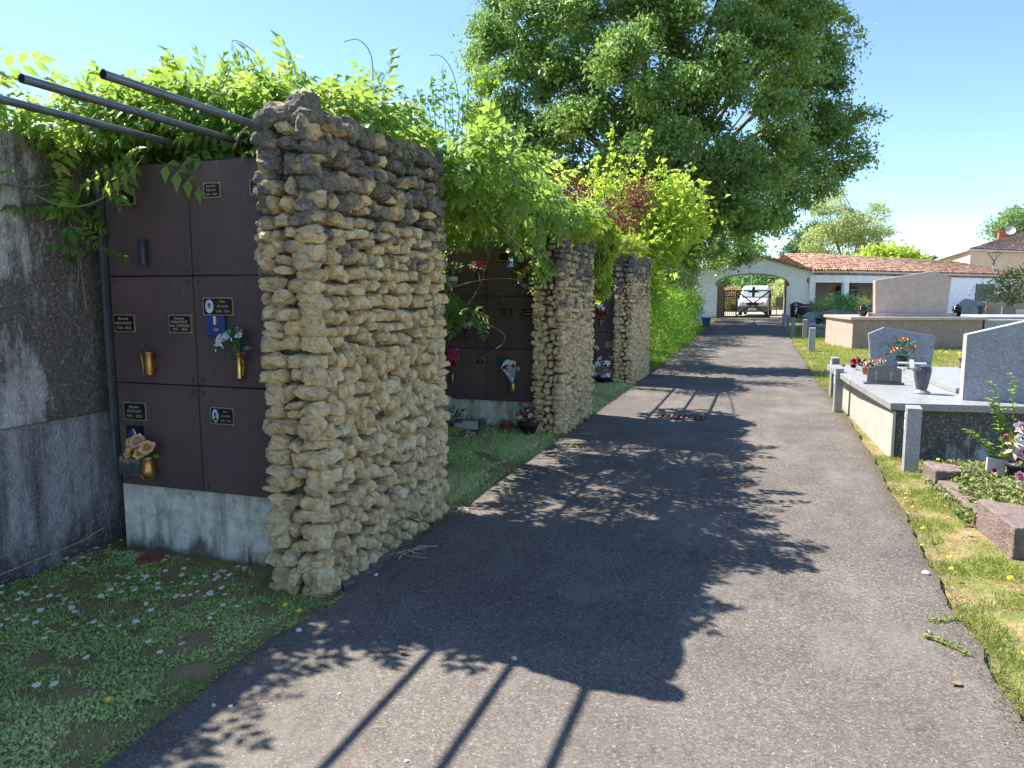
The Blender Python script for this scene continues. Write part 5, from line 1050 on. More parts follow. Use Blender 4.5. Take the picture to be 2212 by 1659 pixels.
# beige house
t = thing("beige_house", "two-storey beige house with brown tiled roof at the right edge, behind the porch building", "house", (0, 0, 0))
C0 = at(2090, 634, 72); C0.z = 0; C1 = at(2420, 634, 84); C1.z = 0; C2 = at(1985, 634, 112); C2.z = 0; ez = 5.85
C3 = C1 + (C2 - C0); 
m = MB(); m.add([(p.x, p.y, z) for z in (-.1, ez) for p in (C0, C1, C3, C2)], [(0, 1, 5, 4), (1, 2, 6, 5), (2, 3, 7, 6), (3, 0, 4, 7)]); m.build("walls", MT['cream'], t)
ct = (C0 + C1 + C2 + C3) / 4; ex = lambda p: p + (p - ct).normalized() * .8
E0, E1, E3, E2 = [ex(p) + Vector((0, 0, ez - .05)) for p in (C0, C1, C3, C2)]
Ra = (C0 + C1) / 2 + (ct - (C0 + C1) / 2) * .28 + Vector((0, 0, ez + 3.0)); Rb = (C2 + C3) / 2 + (ct - (C2 + C3) / 2) * .28 + Vector((0, 0, ez + 3.0))
rt = MT['tiles'].copy(); rt.name = "brown_tile"; 
for n__ in rt.node_tree.nodes:
    if n__.type == 'VALTORGB' and len(n__.color_ramp.elements) == 4:
        for e_, c_ in zip(n__.color_ramp.elements, [(.20, .12, .085), (.32, .20, .14), (.42, .28, .20), (.50, .38, .28)]): e_.color = c4(c_)
MT['btiles'] = rt
o = tile_roof("roof", E0, E1, Ra - (C1 - C0).normalized() * .05, Ra + (C1 - C0).normalized() * .05, t, .3, 14, 5); o.data.materials[0] = rt
m = MB(); m.add([E2, E0, Ra, Rb], [(0, 1, 2, 3)]); m.add([E1, E3, Rb, Ra], [(0, 1, 2, 3)]); m.add([E3, E2, Rb], [(0, 1, 2)]); m.build("roof_slopes", rt, t, fix=False)
m = MB(); m.obox(E0 + Vector((0, 0, -.08)), E1 + Vector((0, 0, -.08)), .16, .16); m.obox(E0 + Vector((0, 0, -.08)), E2 + Vector((0, 0, -.08)), .16, .16); m.build("gutter", MT['zinc'], t)
sd_ = (C2 - C0).normalized(); nn_ = Vector((-sd_.y, sd_.x, 0))
for fr in (.22, .5):
    q = C0.lerp(C2, fr) + nn_ * .04; m = MB(); m.obox((q.x, q.y, 4.3), (q.x + sd_.x * 1.3, q.y + sd_.y * 1.3, 4.3), .06, 1.5); m.build("window_shutter", MT['terracotta'], t)
m = MB(); q = Ra.lerp(E0, .33) + Vector((0, 0, .3)); m.box(q.x - 1.1, q.x + .1, q.y + 3, q.y + 3.7, q.z - 1, q.z + .2); m.box(q.x - 1.3, q.x + .3, q.y + 2.9, q.y + 3.8, q.z + .35, q.z + .43); m.build("chimney", MT['terracotta'], t)
m = MB(); q = Ra.lerp(E0, .30) + Vector((0, 2, 0)); m.tube([(q.x, q.y, q.z - .5), (q.x, q.y, q.z + 3.0)], .04, 6)
for z_, l_ in ((2.75, 1.5), (2.0, .9), (1.4, 1.3)): m.tube([(q.x - l_, q.y, q.z + z_), (q.x + .6, q.y, q.z + z_)], .03, 5)
m.build("aerial", MT['plastic'], t)
m = MB(); m.lathe([(.0005, 0), (.3, .05), (.5, .16)], (0, 0, 0), 16, cap=False); ds = m.build("satellite_dish", MT['zinc'], t, fix=False); ds.location = (q.x - .5, q.y, q.z + .4); ds.rotation_euler = (R(60), R(-40), 0)
base(t, (C0.x, C0.y, 0))

# white standpipe and blue bin by the hedge
t = thing("standpipe", "white cylindrical standpipe with a tap at the foot of the green hedge", "standpipe", (-2.95, 37.2, 0)); m = MB(); m.tube([(0, 0, 0), (0, 0, .95)], .10, 14); m.build("pillar", MT['white'], t); m = MB(); m.tube([(.0, -.08, .9), (.22, -.1, .88), (.24, -.1, .80)], .025, 8); m.build("tap", MT['zinc'], t)
t = thing("blue_bin", "small dark blue bin beside the white standpipe", "bin", (-2.55, 36.6, 0)); m = MB(); m.add([(x * s, y * s, z) for z, s in ((0, .8), (.42, 1)) for x, y in ((-.2, -.16), (.2, -.16), (.2, .16), (-.2, .16))], [(3, 2, 1, 0), (0, 1, 5, 4), (1, 2, 6, 5), (2, 3, 7, 6), (3, 0, 4, 7)]); m.build("tub", MT['bluepl'], t, .01); m = MB(); m.box(-.22, .22, -.18, .18, .42, .46); m.build("rim", MT['bluepl'], t, .01)

# ================================================================== VINES
DIAM = (np.array([(0, 0, 0), (-.26, .5, .06), (0, 1, -.06), (.26, .5, .06)], float), np.array([(0, 1, 2, 3)]))
DIAM2 = join_t([DIAM, (DIAM[0] * .9 + np.array([(.15, .2, 0)]) @ np.eye(3), DIAM[1])])
def ell(c, r, n, shell=.35):
    d = rdir(n); q = (shell + (1 - shell) * rng.random(n)) ** .5; return np.array(c) + d * q[:, None] * np.array(r), d
def vine(label, clumps, leaf, size, T=None, stems=(), group=None, tv=.45, loc=(0, 0, 0), droop=.7, stemr=.008, cat="climbing plant", name="wisteria"):
    t = thing(name, label, cat, (0, 0, 0), group); Ps = []; Ds = []; Ts = []
    for cl in clumps:
        c, r, n = cl[0], cl[1], cl[2]; dr = cl[3] if len(cl) > 3 else droop; tb = cl[4] if len(cl) > 4 else tv
        P, d = ell(c, r, n); D = d * .6 + rdir(n) * .7; D[:, 2] = D[:, 2] * .6 - dr * .5; Ps.append(P); Ds.append(D); Ts.append(np.clip(rng.normal(tb, .22, n), 0, 1))
    P = np.concatenate(Ps); D = np.concatenate(Ds); N = rdir(len(P)) * .9 + np.array((0, 0, 1.1))
    scatter("foliage", T or PIN, P, D, N, rng.uniform(.55, 1.25, len(P)) * size, LF[leaf], t, np.concatenate(Ts), .22)
    if stems:
        m = MB()
        for s in stems: m.tube(crom(s[0]), s[1], 7, r1=s[2] if len(s) > 2 else s[1] * .5, m=s[3] if len(s) > 3 else 0)
        m.build("stems", [MT['vinestem'], MT['greenstem']], t)
    return base(t, loc)
def arc(a, b, sag, n=8):
    a, b = Vector(a), Vector(b); return [a.lerp(b, i / n) + Vector((0, 0, -sag * 4 * (i / n) * (1 - i / n))) for i in range(n + 1)]
stems1 = [([(-4.3, 4.6, 2.4), (-4.0, 4.1, 2.5), (-3.6, 3.8, 2.5), (-3.2, 4.6, 2.55)], .016, .010), ([(-4.0, 3.9, 2.5), (-3.86, 3.42, 2.3), (-3.83, 3.38, 1.8), (-3.85, 3.36, 1.5)], .006, .003),
          ([(-3.86, 3.44, 1.5), (-3.84, 3.38, 1.9), (-3.93, 3.3, 2.3), (-4.0, 3.0, 2.52)], .007, .004),
          (arc((-3.83, 3.1, 2.16), (-3.28, 3.36, 2.36), .17, 12), .005, .004, 1),
          ([(-4.1, 2.7, 2.18), (-3.9, 2.95, 2.18), (-3.82, 3.2, 2.2), (-3.8, 3.4, 2.35)], .006, .004),
          ([(-2.75, 3.45, 2.38), (-2.65, 3.40, 2.45), (-2.50, 3.38, 2.52)], .006, .004),
          ([(-3.3, 4.6, 2.9), (-3.45, 4.7, 3.15), (-3.6, 4.8, 3.35), (-3.78, 4.8, 3.46), (-3.79, 4.78, 3.38)], .005, .003),
          ([(-2.9, 5.2, 2.9), (-2.86, 5.2, 3.15), (-2.87, 5.2, 3.38), (-2.97, 5.2, 3.5), (-3.1, 5.2, 3.5)], .005, .003),
          ([(-4.25, 3.2, 2.7), (-4.35, 3.1, 2.8), (-4.5, 3.0, 2.95)], .004, .002)]
for i in range(7): y = 4 + i * .2; stems1.append(([(-4.1, y, 2.5), (-3.4, y + .3, 2.58), (-2.6, y + .1, 2.5)], .008, .006))
vine("big wisteria heaped over the nearest columbarium, trailing down its left edge and the retaining wall",
     [((-3.3, 4.35, 2.66), (1.0, .85, .26), 1300), ((-3.7, 3.95, 2.66), (.6, .4, .18), 260, .1, .6), ((-3.95, 3.65, 2.58), (.45, .42, .16), 140, .2, .6), ((-4.2, 3.1, 2.56), (.3, .35, .10), 34, .3, .7), ((-2.75, 4.5, 2.60), (.45, .9, .22), 340), ((-3.55, 4.3, 2.82), (.35, .4, .12), 60, .3, .3),
      ((-3.35, 4.7, 2.86), (.3, .3, .12), 30, -.2, .2), ((-2.75, 5.0, 2.78), (.3, .35, .14), 50, .0, .25), ((-2.52, 4.85, 2.95), (.17, .2, .13), 26, -.1, .25), ((-4.1, 2.7, 2.74), (.16, .45, .06), 60, .3, .5),
      ((-3.84, 3.42, 2.28), (.12, .10, .10), 16, .7, .35), ((-3.86, 3.38, 2.06), (.06, .06, .10), 7, .8, .2), ((-3.76, 3.38, 1.84), (.08, .03, .03), 4, .3, .15), ((-3.9, 3.08, 2.22), (.05, .16, .03), 4, .4, .2), ((-3.92, 2.85, 2.30), (.06, .12, .04), 5, .3, .6),
      ((-3.35, 3.42, 2.37), (.13, .05, .04), 5, .8, .6), ((-2.9, 3.85, 2.50), (.5, .2, .10), 80, .3, .5)], 'vine', .27, droop=.35, stems=stems1, loc=(-3.95, 3.4, 0))
stems2 = [([(-2.05, 5.2, 2.3), (-1.98, 6.3, 1.95), (-2.1, 7.2, 2.0), (-2.4, 8.0, 2.2)], .010, .006), ([(-2.3, 7.9, 2.2), (-2.45, 8.02, 1.9), (-2.5, 8.1, 1.75)], .006, .004),
          ([(-2.8, 7.7, 2.4), (-2.86, 7.75, 2.1), (-3.0, 7.8, 1.7), (-3.2, 7.9, 1.45)], .007, .004), (arc((-3.4, 7.7, 1.62), (-2.55, 7.8, 1.75), -.06, 8), .005, .004, 1),
          ([(-3.2, 7.8, 1.32), (-2.95, 7.8, 1.27), (-2.72, 7.8, 1.15), (-2.75, 7.8, 1.03), (-2.95, 7.8, .9), (-3.05, 7.8, .75), (-3.17, 7.8, .74)], .005, .003, 1), ([(-3.55, 7.6, .9), (-3.4, 7.7, 1.1), (-3.3, 7.75, 1.2)], .005, .003, 1)]
for i in range(10): y = 5 + i * .45; stems2.append(([(-4.0, y, 2.45), (-3.0, y + .2, 2.55), (-2.1, y, 2.45)], .010, .007))
vine("second wisteria mass between the near and middle stone walls, sprays hanging before flower vases",
     [((-2.85, 6.3, 2.47), (.85, 1.5, .18), 850), ((-2.75, 7.9, 2.50), (.8, 1.3, .16), 520), ((-2.08, 5.45, 2.48), (.26, .5, .20), 190, .4, .4), ((-1.9, 5.3, 2.62), (.2, .25, .12), 40, .1, .5), ((-2.2, 6.8, 2.44), (.14, .8, .14), 130, .6, .4), ((-2.5, 7.4, 2.40), (.5, .5, .1), 60, .7, .3),
      ((-3.42, 7.7, 2.12), (.2, .25, .18), 30, .9, .3), ((-3.45, 7.7, 1.6), (.16, .15, .22), 22, 1.1, .25), ((-3.22, 7.75, 1.44), (.14, .12, .10), 10, .8, .35), ((-3.08, 7.8, 1.36), (.16, .08, .06), 7, .8, .4), ((-2.40, 8.0, 2.12), (.07, .1, .14), 9, .9, .45), ((-2.36, 7.95, 1.95), (.10, .08, .10), 7, 1.2, .5),
      ((-2.35, 8.7, 2.50), (.3, .6, .10), 80, .3, .5), ((-2.1, 8.3, 2.48), (.12, .4, .10), 24, .4, .6), ((-2.4, 6.4, 2.62), (.5, 1.0, .10), 110, .2, .7)], 'vine', .27, droop=.4, stems=stems2, loc=(-2.9, 6.5, 0))
stems3 = [([(-2.2, 9.6, 2.3), (-2.0, 9.4, 2.1), (-1.95, 9.1, 1.8), (-2.05, 8.9, 1.62), (-2.1, 8.7, 1.7)], .006, .004, 1), ([(-2.15, 10, 2.5), (-2.2, 11.5, 2.45), (-2.3, 13, 2.4)], .008, .006)]
vine("bright yellow-green creeper draped over the middle stone wall and hanging down its far side",
     [((-2.35, 9.3, 2.45), (.38, .7, .18), 420, .6, .6), ((-2.12, 10.0, 2.30), (.22, .35, .36), 330, 1.3, .5), ((-2.15, 10.2, 1.90), (.12, .2, .4), 90, 1.6, .4), ((-2.2, 8.5, 2.38), (.3, .4, .12), 160, .6, .7), ((-2.7, 10.2, 2.5), (.6, .8, .2), 260, .5, .5)], 'vine2', .17, T=PALM, stems=stems3, loc=(-2.2, 9.6, 2.2), name="creeper")
vine("thin golden creeper sprigs on top of the farthest stone wall", [((-2.4, 13.4, 2.42), (.4, .7, .2), 420, .2, .75), ((-2.8, 13.5, 2.5), (.4, .6, .28), 300, .2, .6), ((-2.55, 13.2, 2.1), (.25, .1, .25), 46, 1.4, .45)], 'vine2', .12, T=PALM,
     stems=[([(-2.9, 13.2, 2.4), (-2.5, 13.3, 2.45), (-2.1, 14, 2.4)], .006, .004, 1)], loc=(-2.4, 13.5, 2.2), name="creeper")

# ================================================================== SHRUBS AND TREES
def shoots(name, label, org, tips, leaf, lsize, per, T, mat='bark', r0=.03, cat="shrub", cl=.12, tint=.5, tw=.15, body=None):
    t = thing(name, label, cat, org); m = MB(); Ps = []; Ds = []; Ts = []
    for tp in tips:
        tp = Vector(tp); mid = Vector((tp.x * .45 + rnd.uniform(-.1, .1), tp.y * .45, tp.z * .5)); a0 = Vector((tp.x * .05, tp.y * .05, 0)); pts = [a0.lerp(mid, i / 4).lerp(mid.lerp(tp, i / 4), i / 4) if i else a0 for i in range(5)]
        m.tube(pts, r0, 7, r1=r0 * .2)
        f = rng.uniform(.30, 1.0, per); P = np.array([list(a0.lerp(mid, x).lerp(mid.lerp(tp, x), x)) for x in f]); P += rng.normal(size=P.shape) * cl * (1.15 - f)[:, None] * 1.6 + rng.normal(size=P.shape) * .02
        Ps.append(P); Ds.append(rdir(per, .1)); Ts.append(np.clip(rng.normal(tint, tw, per), 0, 1))
    for (c, r, n, tb) in (body or []):
        k = max(8, n // 24); cc, _ = ell(c, r, k, .2); idx = rng.integers(0, k, n); P = cc[idx] + rng.normal(size=(n, 3)) * lsize * 1.5; Ps.append(P); Ds.append(rdir(n, -.1)); Ts.append(np.clip(rng.normal(tb, .12, k)[idx] + rng.normal(0, .1, n), 0, 1))
    m.build("stems", MT[mat], t); P = np.concatenate(Ps); D = np.concatenate(Ds)
    scatter("foliage", T, P, D, rdir(len(P)) * .8 + np.array((0, 0, 1.2)), rng.uniform(.7, 1.2, len(P)) * lsize, LF[leaf], t, np.concatenate(Ts)); return t
def rel(u, v, d, o): p = at(u, v, d); return (p.x - o[0], p.y - o[1], p.z - o[2])
o1 = at(985, 500, 9.5); o1 = (o1.x, o1.y, 1.0)
shoots("fruit_shrub", "upright spiky shoots with small dark leaves against the sky, left of the big tree", o1, [rel(u, v, 9.5, o1) for u, v in ((1016, 92), (955, 140), (932, 165), (905, 190), (975, 175), (1050, 150), (1070, 205), (1000, 200), (1085, 120), (925, 230))], 'hedge', .075, 210, LEAF, 'bark', .014, cl=.06, tint=.45)
m = MB(); pp = [at(u, v, 7.0) for u, v in ((985, 290), (992, 235), (985, 180), (970, 140), (950, 120), (930, 120))]; m.tube(crom(pp), .005, 6, r1=.003); tag(m.build("bare_tendril", MT['vinestem']), "bare arching tendril against the sky before the spiky shoots", "tendril")
o2 = (-3.9, 17.2, 0.0)
tips = [rel(u, v, 16.5, o2) for u, v in ((1325, 268), (1400, 285), (1395, 330), (1440, 320), (1505, 345), (1215, 355), (1250, 390), (1285, 330), (1360, 340), (1470, 370), (1520, 460), (1500, 400), (1435, 400), (1290, 420))]
shoots("lime_tree", "young lime-green broad-leaved tree with upright shoots behind the farthest stone wall", o2, tips, 'lime', .14, 95, BROAD, 'bark', .03, "tree", cl=.13, tint=.5,
       body=[(rel(1440, 455, 16.5, o2), (.75, .7, .65), 1500, .55), (rel(1410, 520, 16.3, o2), (.7, .6, .55), 1300, .4), (rel(1485, 480, 16.8, o2), (.4, .5, .35), 420, .6), (rel(1330, 410, 17, o2), (.8, .6, .35), 350, .5), (rel(1410, 590, 17, o2), (.25, .4, .5), 350, .4)])
for lab, u, v, d, tp, bd in (("purple-leaved shrub, the larger dark red one beneath the lime-green tree", 1345, 560, 14.6, ((1395, 395), (1310, 455), (1345, 440), (1375, 420), (1300, 500), (1340, 500)), [((1345, 475), .55), ((1320, 500), .45), ((1385, 420), .35)]),
                             ("purple-leaved shrub, the smaller dark red one left of the lime-green tree", 1225, 560, 13.2, ((1200, 375), (1222, 385), (1245, 410), (1200, 410), (1250, 430)), [((1228, 412), .34)])):
    oo = at(u, v, d); oo = (oo.x, oo.y, .6)
    shoots("purple_shrub", lab, oo, [rel(a, b, d, oo) for a, b in tp], 'redl', .07, 130, LEAF, 'bark', .012, cl=.1, tint=.4, body=[(rel(a[0], a[1], d, oo), (r_, r_, r_ * .9), int(1500 * r_), .4) for a, r_ in bd])

def foliage_box(name, label, cat, x0, x1, y0, y1, ztop, n, leaf, size, T=LEAF, amp=.18, tint=.45, loc=None, stems=0, group=None):
    t = thing(name, label, cat, (0, 0, 0), group); k = n // 22
    x = rng.uniform(x0, x1, k); y = rng.uniform(y0, y1, k); zt = np.array([ztop(b) for b in y]); q = rng.random(k); z = zt * np.where(rng.random(k) < .4, .9 + .1 * q, q)
    side = rng.random(k) < .55; x = np.where(side, x1 - rng.random(k) * .15, x)
    nz = np.array([mnoise.noise(Vector((a * 1.2, b * 1.2, c * 1.2))) for a, b, c in zip(x, y, z)]); x = x + nz * amp; z = np.maximum(z + nz * amp * 1.3, .05)
    C = np.stack([x, y, z], 1); tt = np.clip(rng.normal(tint, .16, k) + nz * .35, 0, 1); idx = rng.integers(0, k, n); P = C[idx] + rng.normal(size=(n, 3)) * size * 1.3; P[:, 2] = np.maximum(P[:, 2], .02)
    D = rdir(n, -.15); D[:, 0] += .5; scatter("foliage", T, P, D, rdir(n) + np.array((.6, 0, 1.0)), rng.uniform(.7, 1.25, n) * size, LF[leaf], t, np.clip(tt[idx] + rng.normal(0, .1, n), 0, 1))
    m = MB()
    for i in range(max(stems, 4)): yy = y0 + (y1 - y0) * (i + .5) / max(stems, 4); m.tube([((x0 + x1) / 2, yy, -.02), ((x0 + x1) / 2 + .1, yy + .1, ztop(yy) * .7)], .04, 6, r1=.015)
    m.build("stems", MT['bark'], t); return base(t, (loc or ((x0 + x1) / 2, (y0 + y1) / 2)) + (0,))
foliage_box("green_hedge", "bright green leafy hedge along the road, just beyond the farthest stone wall", "hedge", -3.6, -2.45, 15.1, 31, lambda y: 1.72 - .03 * (y - 15), 14000, 'hedge', .10, stems=8, tint=.3)
foliage_box("laurel_bush", "taller lime-yellow leafy bush behind the hedge and under the lime-green tree", "bush", -4.3, -3.3, 16, 24, lambda y: 2.7 - .08 * (y - 16), 3800, 'hedge', .13, BROAD, stems=5, tint=.4)
foliage_box("ivy_thicket", "dark ivy-covered thicket at the foot of the big tree, left of the gatehouse", "thicket", -7.0, -4.5, 33, 51, lambda y: 6.0 - .15 * (y - 33), 15000, 'ivyd', .20, amp=.4, tint=.4, stems=8)
foliage_box("wild_hedge", "dense dark green hedge between the lime-green tree and the ivy thicket", "hedge", -5.4, -4.0, 24, 36, lambda y: 4.3, 9000, 'ivyd', .17, amp=.4, tint=.6, stems=8)
m_ = plant("leafy_shoots", "upright pale shoots standing out of the hedge top near the white standpipe", "shrub", (-2.9, 31.5, 1.0), (.5, .8, 1.2), 500, 'ybush', .10, seed=21)

def big_tree(name, label, trunk, blobs, leaf, lsize, sprays, per, T=DIAM, drp=.5, seed=0, bark='bark', r0=.5, splitz=3.0, tint=.42, sp=.5, limbs=True):
    rr = np.random.default_rng(seed); bx = Vector(trunk); t = thing(name, label, "tree", bx); vol = np.array([b[1] ** 2 for b in blobs]); pick = rr.choice(len(blobs), sprays, p=vol / vol.sum())
    C = np.array([list(b[0]) for b in blobs]); Rr = np.array([b[1] for b in blobs]); d = rr.normal(size=(sprays, 3)); d[:, 2] += .25; d /= np.linalg.norm(d, axis=1, keepdims=True)
    ns = 15; sd3 = rr.normal(size=(len(blobs), ns, 3)); sd3[..., 2] += .2; sd3 /= np.linalg.norm(sd3, axis=2, keepdims=True); sr = rr.uniform(.62, .92, (len(blobs), ns)); ss = rr.integers(0, ns, sprays)
    d = sd3[pick, ss] * .8 + rr.normal(size=(sprays, 3)) * .45; d /= np.linalg.norm(d, axis=1, keepdims=True); stn = rr.normal(0, .17, (len(blobs), ns))
    sc = C[pick] + sd3[pick, ss] * (Rr[pick] * sr[pick, ss])[:, None] * np.array((1, 1, .85)) + d * (Rr[pick] * .30 * rr.uniform(.3, 1.1, sprays))[:, None]; tb = np.clip(rr.normal(tint, .10, sprays) + stn[pick, ss], 0, 1); ssz = rr.uniform(.6, 1.35, sprays) * sp
    idx = np.repeat(np.arange(sprays), per); n = len(idx); q = rr.random(n); off_ = rr.normal(size=(n, 3)) * .42; off_[:, 0:2] += d[idx, 0:2] * (q * 1.0)[:, None]; off_[:, 2] = off_[:, 2] * .7 - drp * q * .9 + .25
    P = sc[idx] + off_ * ssz[idx][:, None]; D = d[idx] * .5 + rr.normal(size=(n, 3)) * .7; D[:, 2] -= drp * .6; P -= np.array(list(bx))
    P[:, 2] = np.maximum(P[:, 2], .1 - bx.z)
    N = rr.normal(size=(n, 3)) + np.array((0, 0, 1.0)); scatter("crown", T, P, D, N, rr.uniform(.7, 1.3, n) * lsize, LF[leaf], t, np.clip(tb[idx] + rr.normal(0, .12, n), 0, 1))
    m = MB(); top = Vector((0, 0, splitz)); m.tube([(0, 0, -.3), (.05, 0, splitz * .5), tuple(top)], r0, 12, r1=r0 * .7)
    if limbs:
        for i, (c, r_) in enumerate(blobs):
            e = Vector(c) - bx; s = top * rr.uniform(.75, 1.0); mid = s.lerp(e, .5) + Vector((rr.normal() * .4, rr.normal() * .4, abs(e.z - s.z) * .12)); ra = max(.05, min(r0 * .4, r_ * .09))
            m.tube([s, s.lerp(mid, .5) + Vector((0, 0, .2)), mid, mid.lerp(e, .6), e], ra, 7, r1=ra * .25)
            for k in range(3): dd = Vector(rr.normal(size=3)) * r_ * .6; m.tube([mid.lerp(e, .7), e + dd * .5, e + dd * 1.25], ra * .35, 5, r1=.012)
    m.build("trunk", MT[bark], t); return t
OB = [(1110, 70, 75, 38), (1115, 170, 75, 37), (1095, 270, 62, 37), (1150, 340, 80, 36), (1205, 240, 90, 36), (1235, 110, 100, 37), (1185, 0, 80, 39), (1330, 60, 105, 36), (1345, 190, 105, 34), (1300, 310, 100, 34), (1425, 350, 105, 33.5), (1235, 425, 85, 36), (1470, 120, 105, 35), (1500, 255, 110, 34),
      (1565, 60, 110, 38), (1640, 150, 100, 38), (1620, 300, 100, 36), (1700, 70, 75, 41), (1745, 140, 60, 42), (1720, 235, 80, 41), (1795, 262, 52, 42), (1685, 375, 75, 40), (1775, 330, 58, 42), (1600, 425, 80, 38), (1535, 430, 90, 36), (1640, 462, 48, 43), (1580, 500, 42, 45), (1500, 530, 50, 43), (1480, 470, 75, 37),
      (1530, 555, 20, 47), (1850, 262, 26, 42), (1800, 50, 26, 42), (1835, 95, 22, 42), (1825, 335, 34, 42), (1745, 405, 34, 42), (1700, 440, 30, 43), (1615, 535, 22, 48), (1565, 565, 18, 48), (1590, 550, 20, 47), (1400, 470, 80, 36), (1330, 440, 80, 37),
      (1200, -120, 110, 40), (1390, -110, 130, 38), (1590, -110, 120, 39), (1715, -50, 70, 41), (1300, -240, 130, 41), (1500, -250, 140, 41)]
blobs = [(at(u, v, d), r_ / FPX * d) for u, v, r_, d in OB]
big_tree("oak_tree", "huge spreading green oak with drooping branches towering over the road and gatehouse", (-5.2, 40.5, 0), blobs, 'oak', .22, 7400, 42, seed=3, sp=.62, r0=.6, splitz=6)
# trees beyond the building
def tree_at(name, label, blobpx, u, d, leaf, ls, sprays, per, seed, T=DIAM, drp=.5, sp=.6, r0=.25, splitz=2.5, tint=.5):
    b = [(at(a, v, d + dz), r_ / FPX * d) for a, v, r_, dz in blobpx]; p = at(u, 634, d); return big_tree(name, label, (p.x, p.y, 0), b, leaf, ls, sprays, per, T, drp, seed, r0=r0, splitz=splitz, tint=tint, sp=sp)
tree_at("willow_tree", "pale green airy tree with visible branches rising behind the tiled porch roof", [(1790, 440, 22, 0), (1815, 425, 14, 1), (1800, 480, 34, 0), (1850, 500, 36, 1), (1885, 465, 20, -1), (1895, 500, 18, 0), (1770, 520, 28, 0), (1820, 545, 40, 0), (1875, 545, 30, 1), (1905, 540, 14, 0), (1835, 470, 14, 0)], 1830, 82, 'willow', .26, 620, 26, 5, sp=1.0, splitz=3.5)
tree_at("cedar_tree", "dark flat-branched cedar left of the pale airy tree, above the roof", [(1750, 508, 14, 0), (1765, 503, 14, 0), (1725, 545, 13, 0), (1745, 545, 18, 0), (1710, 548, 9, 0), (1740, 525, 12, 0), (1700, 552, 7, 0), (1760, 560, 20, 0)], 1755, 88, 'cedar', .35, 420, 24, 6, sp=1.0, drp=.2, splitz=3.5)
tree_at("catalpa_tree", "bright yellow-green round-leaved tree just above the tiled roof ridge", [(1875, 555, 12, 0), (1900, 553, 12, 0), (1925, 552, 14, 0), (1950, 556, 13, 0), (1968, 562, 8, 0), (1890, 565, 16, 0), (1930, 568, 18, 0)], 1920, 70, 'lime', .40, 420, 16, 7, BROAD, sp=.8, splitz=2.5, tint=.7)
tree_at("conifer", "tiny dark conifer top poking over the roof, the larger of two", [(1976, 560, 7, 0), (1978, 566, 9, 0)], 1977, 100, 'cedar', .4, 60, 22, 8, sp=.7, tint=.3, splitz=3)
tree_at("conifer", "tiny dark conifer top beside the house roof slope, the smaller of two", [(2018, 562, 5, 0), (2018, 569, 8, 0)], 2018, 110, 'cedar', .4, 46, 22, 9, sp=.7, tint=.3, splitz=3)
tree_at("garden_tree", "mid green tree behind the beige house roof at the right edge", [(2170, 490, 18, 0), (2195, 480, 22, 0), (2210, 500, 26, 0), (2180, 510, 20, 0), (2230, 470, 30, 0)], 2200, 100, 'bush', .4, 420, 26, 10, sp=1.2, tint=.8, splitz=4)
# greenery seen through the arch
tree_at("photinia_shrub", "reddish-brown leaved shrub through the arch, left of the van", [(1575, 634, 9, 0), (1588, 628, 8, 0), (1568, 640, 8, 0)], 1577, 66, 'photinia', .16, 150, 18, 11, LEAF, sp=.4, splitz=.6, r0=.06, tint=.8)
tree_at("golden_shrub", "low yellow-green shrub through the gate, beside the left pier", [(1572, 668, 12, 0), (1590, 662, 12, 0), (1580, 680, 10, 0), (1600, 672, 10, 1)], 1584, 67, 'ybush', .14, 300, 22, 12, LEAF, sp=.4, splitz=.5, r0=.06, tint=.4)
tree_at("garden_tree", "tall mid green tree through the arch above the van", [(1620, 615, 26, 0), (1650, 620, 20, 0), (1600, 608, 20, 2), (1640, 600, 22, 0), (1672, 610, 22, 0), (1560, 600, 30, 3)], 1625, 84, 'bush', .3, 700, 26, 13, sp=.9, splitz=2, tint=.75)
tree_at("blue_cedar", "pale green layered conifer through the arch, right of the van", [(1680, 640, 18, 0), (1695, 655, 20, 0), (1670, 655, 14, 0), (1690, 625, 16, 0), (1705, 670, 16, 0), (1675, 672, 12, 0)], 1688, 74, 'willow', .22, 560, 24, 14, sp=.7, splitz=1.2, tint=.75, r0=.15)
plant("laurel_hedge", "dark green hedge line closing the view beyond the forecourt", "hedge", (1, 92, 0), (24, 1.2, 3.0), 9000, 'bush', .45, seed=30, shape=lambda z: np.ones_like(z), stems=6)

# ================================================================== GROUND COVER
def dens(x, y, s, o=0): return np.array([mnoise.noise(Vector((a * s, b * s, o))) for a, b in zip(x, y)])
def cover(name, label, cat, x0, x1, y0, y1, n, leaf, size, T, up, thr=-.1, s=4.0, tintb=.45, keep=None, tsc=.5, ypow=1.0, tilt=.5):
    x = rng.uniform(x0, x1, n); y = y0 + (y1 - y0) * rng.random(n) ** ypow; dn = dens(x, y, s); dn2 = dens(x, y, s * .35, 5); k = (dn + .5 * dn2 > thr + rng.normal(0, .08, n))
    if keep is not None: k &= keep(x, y)
    x, y, dn, dn2 = x[k], y[k], dn[k], dn2[k]; n = len(x); z = np.array([gz(a, b) for a, b in zip(x, y)]) if x1 < 20 else np.zeros(n)
    P = np.stack([x, y, np.maximum(z, .0) * 0 + z], 1); D = rdir(n) * tilt; D[:, 2] = np.abs(D[:, 2]) + up
    return P, D, np.clip(rng.normal(tintb, .18, n) + dn2 * tsc, 0, 1), rng.uniform(.5, 1.35, n) * size
def grass(name, label, layers, loc):
    """layers: list of (cover args, template, leafmat)"""
    t0 = None
    for i, (a, T, lf) in enumerate(layers):
        P, D, tt, S = a; o = scatter(name, T, P, D, rdir(len(P), .6 if i == 0 else 0), S, LF[lf], None, tt); tag(o, label if i == 0 else label.replace("grass", "leafy weeds"), "grass", None, 'stuff')
